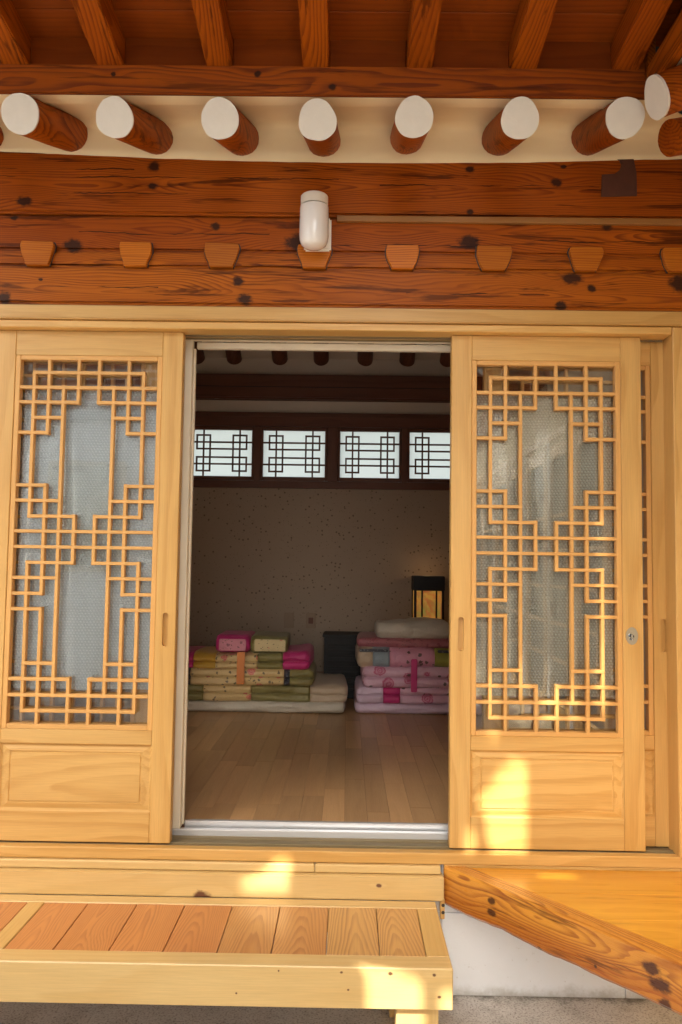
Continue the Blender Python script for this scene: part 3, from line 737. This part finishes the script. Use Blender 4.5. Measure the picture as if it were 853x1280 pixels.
# ------------------------------------------------------------------ corner platform
pf = thing('corner_platform', (1.0, -.4, -.488), 'orange varnished corner deck with a slanting live-edge front beam', 'platform')
E0, E1 = Vector((.350, -.038)), Vector((1.27, -1.142)); ed = (E1-E0).normalized(); en = Vector((-ed.y, ed.x))   # en points inwards (+x,+y)
if en.x < 0: en = -en
def edge_beam():
    """front beam cut from a log: flat top and front, uneven lower edge"""
    bm = bmesh.new(); n = 70; L = (E1-E0).length; rows = []
    O = Vector((0, 0, 0))
    for i in range(n+1):
        s = L*i/n; p = E0+ed*s
        lo = -.176-.012*(s/L)-.007*noise.noise((s*6, 1, 0))-.004*noise.noise((s*22, 3, 0)); to = -.044+.0018*noise.noise((s*9, 5, 5))
        bow = .004*noise.noise((s*5, 8, 2))
        pts = [(-.0+bow, to-.006), (.008, to), (.064, to), (.066, to-.004), (.066, lo), (.012, lo), (.001+bow, lo+.012), (-.003+bow, (lo+to)/2)]
        # work in a frame turned with the beam: local x along it, y inwards
        rows.append([bm.verts.new((s-L/2, a, z+.11)) for a, z in pts])
    for a, b in zip(rows, rows[1:]):
        for j in range(8): bm.faces.new((a[j], b[j], b[(j+1) % 8], a[(j+1) % 8]))
    bm.faces.new(rows[0]); bm.faces.new(rows[-1][::-1]); bmesh.ops.recalc_face_normals(bm, faces=bm.faces)
    L0 = -L/2
    em = wood('live_edge_wood', (.70, .32, .045), (.34, .075, .008), 'x', 80, .045, .9, radius=.06, taper=.02, streak=.7,
              knots=[(L0+.215, .018, .013), (L0+.215, -.018, .013), (L0+.775, .022, .020), (L0+.800, -.012, .022), (L0+.81, -.062, .02), (L0+.40, -.065, .008), (L0+.60, -.04, .006)],
              kcol=(.05, .012, .008), rough=.28, coat=.5, tone=.8, line2=(.24, .055, .01), bs=.8, rnd=False, warp=1.4)
    c = (E0+E1)/2
    o = link('edge_beam', me_from(bm, em, True), (c.x, c.y, -.11), pf); smooth_angle(o, 30)
    o.rotation_euler.z = math.atan2(ed.y, ed.x)
    return o
edge_beam()
ys = [-.035, -.24, -.43, -.66, -.90, -1.142]
for a, b in zip(ys, ys[1:]):
    def xi(y):           # where the inner side of the edge beam crosses this y
        q = E0+en*.0675; return q.x+(y-q.y)/ed.y*ed.x
    if a == ys[0]:
        pts = [(xi(a)+.002, a), (1.26, a), (1.26, b+.0006), (xi(b)+.002, b+.0006)]
    else: pts = [(xi(a)+.002, a-.0006), (1.26, a-.0006), (1.26, b+.0006), (xi(b)+.002, b+.0006)]
    pts = [(min(p[0], 1.259), p[1]) for p in pts]
    if pts[3][0] >= 1.258: pts = [pts[0], pts[1], (1.259, b)]
    prism('deck_board', pts, 'z', -.080, -.0475, m_maru, pf, .001)
box('support_stone', 1.00, 1.16, -.60, -.44, -.488, -.20, m_stone, pf, .012)

# small slipper standing under the deck
SX, SY = 1.055, -.33
slp = thing('slipper', (SX, SY, -.488), 'purple slipper with a yellow sole under the corner deck, at the bottom right', 'slipper')
def slipper():
    bm = bmesh.new(); A, B = [], []
    for k in range(24):
        a = 2*pi*k/24; w = .045*(1-.16*cos(a)); A.append(bm.verts.new((w*sin(a), .13*cos(a), 0))); B.append(bm.verts.new((w*sin(a), .13*cos(a), .018)))
    bm.faces.new(A); bm.faces.new(B[::-1])
    for k in range(24): bm.faces.new((A[k], B[k], B[(k+1) % 24], A[(k+1) % 24]))
    bmesh.ops.recalc_face_normals(bm, faces=bm.faces)
    link('sole', me_from(bm, m_rubber), (SX, SY, -.488), slp)
    bm = bmesh.new(); rows = []
    for i in range(9):
        y = -.125+.13*i/8; hw = .046*math.sqrt(max(.05, 1-(abs(y)/.14)**2)); h = .02+.05*(i/8)**.7
        rows.append([bm.verts.new((hw*cos(pi*j/12), y, .016+h*sin(pi*j/12))) for j in range(13)])
    for a, b in zip(rows, rows[1:]):
        for j in range(12): bm.faces.new((a[j], a[j+1], b[j+1], b[j]))
    o = link('upper', me_from(bm, m_purple, True), (SX, SY, -.488), slp)
    md = o.modifiers.new('thick', 'SOLIDIFY'); md.thickness = .004
slipper()
slp.rotation_euler.z = rad(35)

# ------------------------------------------------------------------ the room
FZ = .040
RX0, RX1, RY = -1.9, 1.5, 3.2
rf = thing('room_floor', (0, 1.6, FZ), 'brown laminate floor of the room', None, None, 'structure')
tag(box('floor_base', RX0, RX1, .15, RY, -.02, FZ-.006, m_inner_dark, rf, 0))
wd = .0865; nx = int((RX1-RX0)/wd)
for i in range(nx):
    x = RX0+wd*i; y = .152-random.uniform(.0, .62)
    while y < RY:
        l = random.choice((.74, .74, .60)); y1 = min(y+l, RY); ys_ = max(y, .152)
        if y1-ys_ > .02: box('floor_plank', x+.0005, x+wd-.0005, ys_+.0005, y1-.0005, FZ-.006, FZ+random.uniform(0, .0003), m_laminate, rf, 0)
        y += l
# back wall with an opening strip of small windows
bw = thing('back_wall', (0, RY+.06, FZ), 'speckled paper wall at the back of the room', None, None, 'structure')
box('wall_face', RX0, RX1, RY, RY+.08, FZ-.05, 1.600, m_paper, bw, 0)
box('wall_face', RX0, RX1, RY, RY+.08, 2.155, 2.80, m_paperwall_in, bw, 0)
box('wall_face', RX0, -1.33, RY, RY+.08, 1.6005, 2.1545, m_paper, bw, 0)
box('wall_face', 1.10, RX1, RY, RY+.08, 1.6005, 2.1545, m_paper, bw, 0)
box('beam', RX0, RX1, RY-.10, RY-.001, 2.250, 2.440, m_inner_dark, bw, .012)
box('beam_crack', RX0, RX1, RY-.104, RY-.1, 2.338, 2.342, m_black, bw, 0)
for n_, x0 in (('left_wall', RX0-.08), ('right_wall', RX1)):
    tag(box(n_, x0, x0+.08, .145, RY+.08, -.02, 2.85, m_paperwall_in, None, 0), 'side wall of the room', None, None, 'structure')
tag(box('front_wall', -3.0, -2.61, .0, .14, -.48, 2.6, m_plaster, None, 0), 'plaster wall left of the doors', None, None, 'structure')
for (a, b) in ((-2.6, -2.0), (1.17, 1.60)):
    tag(box('front_wall', a, b, .092, .14, -.0015, 1.848, m_plaster, None, 0), 'plaster wall beside the doors', None, None, 'structure')
tag(box('front_wall', -1.98, -1.80, .092, .14, -.0015, 1.848, m_plaster, None, 0), 'plaster wall beside the doors', None, None, 'structure')

# window strip
ws = thing('clerestory_window', (-.13, RY, 1.6), 'row of four small lattice windows high in the back wall', 'window')
fy0, fy1 = RY-.035, RY+.05
box('sill', -1.33, 1.10, fy0-.012, fy1, 1.575, 1.628, m_inner_dark, ws, .004)
box('head', -1.33, 1.10, fy0-.012, fy1, 2.0475, 2.155, m_inner_dark, ws, .004)
box('moulding', -1.33, 1.10, fy0-.02, fy0-.0125, 2.120, 2.150, m_inner_dark, ws, .002)
wins = [(-1.212, -.742), (-.656, -.182), (-.066, .386), (.465, .930)]
posts = [(-1.33, -1.23), (-.724, -.674), (-.164, -.084), (.404, .447), (.95, 1.10)]
for a, b in posts: box('post', a, b, fy0-.006, fy1, 1.629, 2.047, m_inner_dark_z, ws, .003)
for (a, b) in wins:
    z0, z1 = 1.661, 2.018
    for (p, q) in ((a-.018, a), (b, b+.018)): box('sash', p, q, fy0+.004, fy0+.032, z0-.03, z1+.0285, m_inner_dark_z, ws, .002)
    for (p, q) in ((z0-.03, z0), (z1, z1+.0285)): box('sash', a, b, fy0+.0045, fy0+.032, p, q, m_inner_dark, ws, .002)
    box('pane', a, b, fy0+.030, fy0+.034, z0, z1, m_frost, ws, 0)
    X = lambda t: a+(b-a)*t
    Z = lambda t: z1-(z1-z0)*t
    h = .0062; Y0, Y1 = fy0+.012, fy0+.026
    def hb(t0, t1, v): box('muntin', X(t0), X(t1), Y0, Y1, Z(v)-h, Z(v)+h, m_inner_dark, ws, 0)
    def vb(t, v0, v1): box('muntin', X(t)-h, X(t)+h, Y0+.001, Y1-.001, Z(v1)-h, Z(v0)+h, m_inner_dark_z, ws, 0)
    for v in (.265, .735): hb(0, 1, v)
    for v in (.41, .59): hb(.10, .91, v)
    for t in (.21, .80): vb(t, 0, 1)
    for t in (.315, .69): vb(t, .115, .885)
    for t in (.10, .91): vb(t, .115, .41); vb(t, .59, .885)
    for v in (.115, .885): hb(.10, .315, v); hb(.69, .91, v)
# ceiling rafters and the plaster between
cl = thing('room_ceiling', (0, 1.6, 2.6), 'sloping room ceiling of dark round rafters and plaster', None, None, 'structure')
prism('plaster', [(.14, 2.655), (RY, 2.655), (RY, 2.675), (1.65, 3.375), (.14, 2.675)], 'x', RX0, RX1, m_paperwall_in, cl) if False else None
def slope(y0, z0, y1, z1):
    bm = bmesh.new(); vs = [bm.verts.new(p) for p in ((RX0, y0, z0), (RX1, y0, z0), (RX1, y1, z1), (RX0, y1, z1))]
    tp = [bm.verts.new(v.co+Vector((0, 0, .02))) for v in vs]
    bm.faces.new(vs); bm.faces.new(tp[::-1])
    for i in range(4): bm.faces.new((vs[i], tp[i], tp[(i+1) % 4], vs[(i+1) % 4]))
    bmesh.ops.recalc_face_normals(bm, faces=bm.faces)
    link('ceiling_plaster', me_from(bm, m_paperwall_in), (0, 0, 0), cl)
slope(.10, 2.63, 1.65, 3.33); slope(1.65, 3.33, RY+.05, 2.56)
for x in (-1.47, -1.158, -.877, -.530, -.218, .116, .432, .735, 1.05):
    rafter(0, (x, RY-.13, 2.545), (x, 1.65, 3.27), .060, cl, white=False, seed=x*9, name='ceiling_rafter', mat=m_inner_dark_y)
    rafter(0, (x, .10, 2.600), (x, 1.65, 3.27), .060, cl, white=False, seed=x*9, name='ceiling_rafter', mat=m_inner_dark_y)

# sockets on the wall
for i, (x, lab) in enumerate(((-.435, 'left wall socket low on the paper wall, above the patchwork quilts'), (-.27, 'right wall socket low on the paper wall, above the cream quilt'))):
    so_ = thing('wall_socket', (x, RY-.004, .50), lab, 'socket')
    box('cover_plate', x-.036, x+.036, RY-.009, RY-.0005, .515, .63, m_socket, so_, .003)
    box('socket_face', x-.018, x+.018, RY-.012, RY-.0095, .55, .595, m_inner_dark if i == 1 else m_socket, so_, .002)

# ------------------------------------------------------------------ bedding
def cloth_item(name, x0, x1, yf, yb, z0, z1, patches, label, cat, group='folded bedding stacked by the back wall', folds=1, droop=0.0, puff=.45, seed=0, sag=0.0, ring_n=72, wr=1.0):
    """folded quilt: front shows rounded fold edges; patches split it along its length"""
    th = thing(name, ((x0+x1)/2, (yf+yb)/2, z0), label, cat, group)
    dx = .018; n = max(6, int((x1-x0)/dx)); H = z1-z0; D = yb-yf
    outline = []; hl = H/folds/2
    for fl in range(folds):                       # rounded fold edges one above the other at the front
        for q in range(9):
            t_ = -1+2*q/8; outline.append((-(D/2-hl*.95*(1-math.sqrt(max(0, 1-t_*t_*.985)))), (-1+2*(fl+.5+.5*t_)/folds)))
    for q in range(1, 10): outline.append((-D/2+hl+(D-2*hl)*q/10, 1.0))
    for q in range(9): t_ = 1-2*q/8; outline.append((D/2-H/2*.9*(1-math.sqrt(max(0, 1-t_*t_*.985))), t_))
    for q in range(1, 10): outline.append((D/2-hl-(D-2*hl)*q/10, -1.0))
    ring_n = len(outline)
    def ring(x, k):
        pts = []; e = min(x-x0, x1-x)/.035; e = max(0, min(1, e)); s = .82+.18*math.sqrt(1-(1-e)**2)
        u = (x-x0)/(x1-x0)
        for (yq, zq) in outline:
            z = zq; wob = noise.noise((x*5+seed, yq*2, z*1.5+seed))*.012*wr + noise.noise((x*14+seed, yq*4, z*3))*.006*wr
            inner = max(0, 1-abs(yq)/(D/2))
            yy = (yf+yb)/2+yq*(.93+.07*s)+wob
            zz = (z0+z1)/2+z*H/2*s+(wob*.9+.10*H*min(1, inner*3) if z > .9 else 0)
            zz -= sag*sin(pi*u)*(.5+.5*z); zz = max(zz, z0+.0004)
            pts.append(Vector((x, yy, zz)))
        return pts
    xs = [x0+(x1-x0)*i/n for i in range(n+1)]; prev = 0
    for (xe, mt) in patches:
        ie = min(n, max(prev+1, int(round((xe-x0)/(x1-x0)*n)))); bm = bmesh.new(); R_ = []
        cx = (xs[prev]+xs[ie])/2; base = Vector((cx, (yf+yb)/2, (z0+z1)/2))
        for i in range(prev, ie+1):
            pts = ring(xs[i], i)
            if i in (prev, ie):                        # seam: drawn in a little
                c0 = Vector((xs[i], (yf+yb)/2, (z0+z1)/2)); pts = [c0+(p-c0)*.985 for p in pts]
            R_.append([bm.verts.new(p-base) for p in pts])
        for a, b in zip(R_, R_[1:]):
            for j in range(ring_n): bm.faces.new((a[j], a[(j+1) % ring_n], b[(j+1) % ring_n], b[j]))
        for rr in (R_[0], R_[-1]):
            c0 = sum((v.co for v in rr), Vector())/ring_n; mid = [bm.verts.new(c0+(v.co-c0)*.6+Vector(((-.012 if rr is R_[0] else .012), 0, 0))*(1 if (rr is R_[0] and prev == 0) or (rr is R_[-1] and ie == n) else 0)) for v in rr]
            for j in range(ring_n): bm.faces.new((rr[j], rr[(j+1) % ring_n], mid[(j+1) % ring_n], mid[j]))
            bm.faces.new(mid)
        bmesh.ops.recalc_face_normals(bm, faces=bm.faces)
        o = link('patch', me_from(bm, mt, True), base, th); prev = ie
    rr_ = random.Random(seed); th.rotation_euler = (0, rad(rr_.uniform(-.5, .5)), rad(rr_.uniform(-2.2, 2.2))) if cat != 'mattress' else (0, 0, 0)
    return th
G = 'folded bedding stacked by the back wall'
# left stack
cloth_item('floor_mattress', -1.60, -.012, 2.30, 3.02, .0405, .112, [(-.02, c_white)], 'thin white mattress on the floor, bottom of the left bedding stack', 'mattress', puff=.42, seed=1)
cloth_item('quilt', -1.45, -.006, 2.30, 3.02, .112, .215, [(-.92, c_olive), (-.62, c_beige_f), (-.24, c_olive), (-.01, c_cream)], 'olive and floral folded quilt with a cream end, directly on the left mattress', 'quilt', folds=2, seed=2, puff=.72)
cloth_item('quilt', -1.42, -.215, 2.29, 2.84, .213, .318, [(-1.03, c_olive), (-.995, c_navy), (-.40, c_beige_f), (-.365, c_navy), (-.22, c_olive)], 'beige floral folded quilt with navy trim, third layer of the left stack', 'quilt', folds=2, seed=3, puff=.8)
cloth_item('quilt', -1.40, -.235, 2.31, 2.80, .312, .432, [(-.985, c_mag), (-.835, c_yellow), (-.555, c_beige_f), (-.40, c_olive), (-.24, c_mag)], 'magenta, mustard and olive patchwork quilt on top of the left stack', 'quilt', folds=2, seed=4, puff=.85, sag=.03)
# sash tied round two quilts
o = tag(link('sash', None, (0, 0, 0)) if False else box('sash', -.700, -.650, 2.276, 2.291, .225, .43, c_orange, None, .004, rot=(rad(-4), 0, rad(3))), 'narrow orange sash hanging down the front of the left quilts', 'sash')
cloth_item('pillow', -.850, -.635, 2.33, 2.78, .418, .525, [(-.64, c_mag)], 'magenta roll pillow with a pink floral end, left of the two on the left stack', 'pillow', puff=.5, seed=5)
cloth_item('pillow', -.625, -.370, 2.33, 2.78, .414, .520, [(-.38, c_olive)], 'olive roll pillow with a sand floral end, right of the two on the left stack', 'pillow', puff=.5, seed=6)
pl = [o for o in bpy.data.objects if o.name.startswith('pillow')]
for th, (x0, x1, m_) in zip(pl, ((-.828, -.655, c_pillow_pink), (-.600, -.400, c_pillow_yel))):
    box('end_patch', x0, x1, 2.318, 2.334, .432, .508, m_, th, .006)
# right stack
cloth_item('floor_mattress', .070, 1.30, 2.33, 3.02, .0405, .110, [(1.3, c_lilac)], 'thin lilac-white mattress on the floor, bottom of the right bedding stack', 'mattress', puff=.42, seed=11)
cloth_item('quilt', .075, 1.28, 2.32, 2.86, .109, .215, [(.235, c_lilac), (.345, c_mag), (1.28, c_lilac_f)], 'pale lilac folded quilt with a magenta square, on the right mattress', 'quilt', folds=2, seed=12, puff=.72)
cloth_item('quilt', .115, 1.26, 2.30, 2.84, .213, .342, [(1.26, c_lilac_f)], 'pink quilt with large rose flowers, third layer of the right stack', 'quilt', folds=2, seed=13, puff=.8)
cloth_item('quilt', .078, 1.26, 2.31, 2.84, .338, .462, [(.165, c_cream), (.275, c_blue), (.575, c_pink_f), (1.26, c_green)], 'patchwork quilt of cream, grey-blue, pink floral and green, fourth layer of the right stack', 'quilt', folds=1, seed=14, puff=.55)
cloth_item('quilt', .085, 1.26, 2.345, 2.82, .455, .520, [(1.26, c_rose)], 'thin dusty rose quilt under the white pillow on the right stack', 'quilt', folds=1, seed=15, puff=.5)
cloth_item('pillow', .205, .670, 2.36, 2.72, .515, .625, [(.67, c_white)], 'plain white pillow on top of the right bedding stack', 'pillow', puff=.55, seed=16, wr=1.6)
tag(box('sash', .418, .458, 2.284, 2.299, .19, .40, c_mag, None, .004), 'pink sash hanging down the front of the right quilts', 'sash')
tag(box('trim_band', .085, .270, 2.303, 2.315, .440, .458, c_navy, None, .004), 'dark dotted trim band along the top of the grey-blue patch', 'trim')
tag(box('trim_band', .590, .80, 2.303, 2.315, .440, .458, c_navy, None, .004), 'dark dotted trim band along the top of the green patch', 'trim')

# low chest behind the bedding, lantern on it
ch = thing('low_chest', (.28, 3.0, FZ), 'low black chest with louvred front against the back wall', 'chest')
box('carcass', -.158, .76, 2.88, 3.18, .045, .475, m_black, ch, .008)
box('top', -.170, .772, 2.865, 3.185, .4755, .497, m_black, ch, .006)
for k in range(9): box('louvre', -.130, .15, 2.866, 2.879, .10+k*.039, .118+k*.039, m_black, ch, .003)
for k in range(9): box('louvre', .30, .72, 2.866, 2.879, .10+k*.039, .118+k*.039, m_black, ch, .003)
ln = thing('lantern', (.59, 3.02, .497), 'square dark wood lantern with glowing amber paper panes on the black chest', 'lantern')
def mk_glow():
    t = NT('glowing_paper'); P = t.coords()
    a = t.noise(P, 30, 4, .7); b = t.noise(P, 55, 3, .6)
    c = t.mix(t.smooth(a, .35, .65), (1.0, .40, .05), (.22, .30, .05))
    c = t.mix(t.math('MULTIPLY', t.smooth(b, .48, .56), .85), c, (.55, .06, .02))
    z = t.n('ShaderNodeSeparateXYZ', {0: t.n('ShaderNodeTexCoord').outputs['Object']}).outputs[2]
    p = t.n('ShaderNodeEmission', {'Color': c, 'Strength': .085})
    d = t.n('ShaderNodeBsdfDiffuse', {'Color': (.5, .35, .15, 1)})
    s = t.n('ShaderNodeAddShader', {0: p.outputs[0], 1: d.outputs[0]})
    t.t.links.new(s.outputs[0], t.out.inputs[0]); return t.m
m_glow = mk_glow()
lx0, lx1, ly0, ly1 = .487, .705, 2.92, 3.13
for x in (lx0, lx1-.018):
    for y in (ly0, ly1-.018): box('post', x, x+.018, y, y+.018, .4975, .905, m_black, ln, .001)
for y in (ly0+.001, ly1-.011):
    for x in (lx0+.052, lx1-.062): box('bar', x, x+.012, y, y+.010, .515, .82, m_black, ln, .001)
box('head', lx0-.004, lx1+.004, ly0-.004, ly1+.004, .818, .925, m_black, ln, .004)
box('foot', lx0+.018, lx1-.018, ly0+.002, ly1-.002, .498, .515, m_black, ln, .002)
box('paper_pane', lx0+.008, lx1-.008, ly0+.012, ly0+.014, .5155, .8175, m_glow, ln, 0)
box('paper_pane', lx0+.008, lx1-.008, ly1-.014, ly1-.012, .5155, .8175, m_glow, ln, 0)
for x in (lx0+.008, lx1-.010): box('paper_pane', x, x+.002, ly0+.018, ly1-.018, .5155, .8175, m_glow, ln, 0)
bl = bpy.data.lights.new('lantern_bulb', 'POINT'); bl.energy = .07; bl.color = (1, .62, .28); bl.shadow_soft_size = .03
bo = bpy.data.objects.new('lantern_bulb', bl); COL.objects.link(bo); bo.location = (.595, 3.02, .96)

# ------------------------------------------------------------------ buildings across the court (behind the camera; seen in the panes)
YB = -4.2
kx, kz = SUN_DIR.x/-SUN_DIR.y, SUN_DIR.z/-SUN_DIR.y      # shift per metre towards the sun
bb = thing('brick_building', (-2.4, -7.0, -.488), 'tall red brick house across the courtyard, topped by an added screen that shapes the sun', 'building')
BX0, BX1, BZ = -3.15, -.26, 3.12
box('wall', BX0, BX1, YB-3.0, YB, 2.351, BZ, m_brick, bb, 0)
box('ground_floor_wall', BX0, BX1, YB-3.0, YB, -.488, 2.35, m_plinth, bb, 0)
box('band_course', BX0-.03, BX1+.03, YB-3.0, YB+.04, 2.26, 2.34, m_stone, bb, .01)
for x in (-2.7, -1.3):
    f = box('window', x, x+.7, YB+.001, YB+.05, .9, 1.9, m_offwhite, bb, .01)
    box('pane', x+.05, x+.65, YB+.0505, YB+.056, .95, 1.85, m_glass, f, 0)
# unseen screen added to shade the house front, its gaps shaped for sun patches
HOLES = []
def on(pts, Y):          # sunlit shape at depth Y on the house front -> gap in the screen
    k = Y-(YB-.1); HOLES.append([(x+kx*k, z+kz*k) for x, z in pts])
on([(.520, .255), (.545, .30), (.575, .318), (.590, .345), (.618, .330), (.655, .326), (.652, -.045), (.512, -.045), (.505, .04), (.498, .13), (.470, .16), (.478, .215), (.500, .235)], 0)
on([(.425, .04), (.436, .085), (.462, .095), (.470, -.05), (.436, -.05)], 0)
for zz in (.30, .225, .165): on([(.398, zz-.022), (.398, zz-.004), (.448, zz+.024), (.448, zz+.004)], 0)
on([(.62, .372), (.66, .395), (.665, .412), (.615, .388)], 0)
on([(-.245, .012), (-.190, .012), (-.183, -.15), (-.42, -.15), (-.36, -.10), (-.30, -.045)], -.06)
on([(-.10, -.085), (-.085, -.085), (-.145, -.135), (-.16, -.135)], -.066)
on([(-.02, -.08), (.065, -.125), (.235, -.180), (.235, -.50), (.075, -.50), (.072, -.19), (.02, -.14)], -.52)
on([(.283, -.200), (.345, -.215), (.345, -.50), (.283, -.50)], -.52)
on([(-.30, -.235), (-.25, -.200), (-.24, -.205), (-.29, -.245)], -.53)
for (x_, y_d) in ((.60, -.10), (.66, -.22), (.80, -.20), (.86, -.33), (.95, -.16), (1.05, -.30)): on([(x_-.035, -.020), (x_+.005, -.030), (x_+.04, -.072), (x_, -.068)], y_d)
on([(.505, .345), (.545, .36), (.545, .62), (.525, .66), (.505, .60)], 0)
on([(.700, .415), (.775, .415), (.785, .53), (.750, .60), (.715, .70), (.705, .55)], .03)
on([(.800, .415), (.850, .415), (.845, .56), (.815, .58)], .03)
on([(.640, .50), (.668, .50), (.664, .95), (.645, .93)], .03)
on([(.735, .62), (.765, .62), (.760, 1.05), (.740, 1.02)], .03)
on([(.905, .45), (.940, .45), (.936, 1.20), (.912, 1.18)], .03)
for q in range(6): on([(.800, .66+q*.07), (.845, .645+q*.07), (.845, .670+q*.07), (.800, .685+q*.07)], .03)
on([(.64, .015), (.80, .010), (.79, -.06), (.66, -.05)], -.12)
def inside(p, poly):
    x, y = p; c = False; j = len(poly)-1
    for i in range(len(poly)):
        xi_, yi = poly[i]; xj, yj = poly[j]
        if (yi > y) != (yj > y) and x < (xj-xi_)*(y-yi)/(yj-yi)+xi_: c = not c
        j = i
    return c
bm = bmesh.new(); cell = .014; z = BZ+.001; ztop = 5.95
def addb(bm, x0, x1, y0, y1, z0, z1):
    v = [bm.verts.new(p) for p in ((x0, y0, z0), (x1, y0, z0), (x1, y1, z0), (x0, y1, z0), (x0, y0, z1), (x1, y0, z1), (x1, y1, z1), (x0, y1, z1))]
    for f in ((0, 3, 2, 1), (4, 5, 6, 7), (0, 1, 5, 4), (1, 2, 6, 5), (2, 3, 7, 6), (3, 0, 4, 7)): bm.faces.new([v[i] for i in f])
hx0 = min(p[0] for h in HOLES for p in h); hx1 = max(p[0] for h in HOLES for p in h)
hz0 = min(p[1] for h in HOLES for p in h); hz1 = max(p[1] for h in HOLES for p in h)
while z < ztop:
    if z+cell < hz0: z2 = min(hz0, ztop); addb(bm, BX0, BX1, YB-.12, YB-.08, z, z2); z = z2; continue
    if z > hz1: addb(bm, BX0, BX1, YB-.12, YB-.08, z, ztop); break
    xs = BX0; x = hx0; run = BX0
    while x < hx1+cell:
        if any(inside((x+cell/2, z+cell/2), h) for h in HOLES):
            if x > run+1e-6: addb(bm, run, x, YB-.12, YB-.08, z, z+cell)
            run = x+cell
        x += cell
    if run < BX1: addb(bm, run, BX1, YB-.12, YB-.08, z, z+cell)
    z += cell
link('sun_patch_screen', me_from(bm, m_brick), (0, 0, 0), bb)
cw = thing('courtyard_wall', (3.0, -6.1, -.488), 'low white courtyard wall with a tiled cap', 'wall')
box('wall', .65, 1.25, -6.12, -5.95, -.488, 1.9, m_plinth, cw, .01)
box('cap', .62, 1.28, -6.2, -5.87, 1.901, 2.0, m_roof, cw, .02)
lw = thing('left_wing', (-4.6, -3.0, -.488), 'plastered wing on the left side of the courtyard', 'house')
box('wall', -4.9, -4.6, -5.9, 1.0, -.488, 2.4, m_plinth, lw, .01)
for k in range(5): box('post', -4.6, -4.56, -5.6+k*1.4, -5.45+k*1.4, -.488, 2.4, m_dark_y, lw, .006)
prism('roof', [(-4.1, 2.402), (-4.9, 2.402), (-6.4, 3.0), (-7.6, 2.6), (-7.6, 2.7), (-6.3, 3.3), (-4.1, 2.56)], 'y', -6.0, 1.2, m_roof, lw)
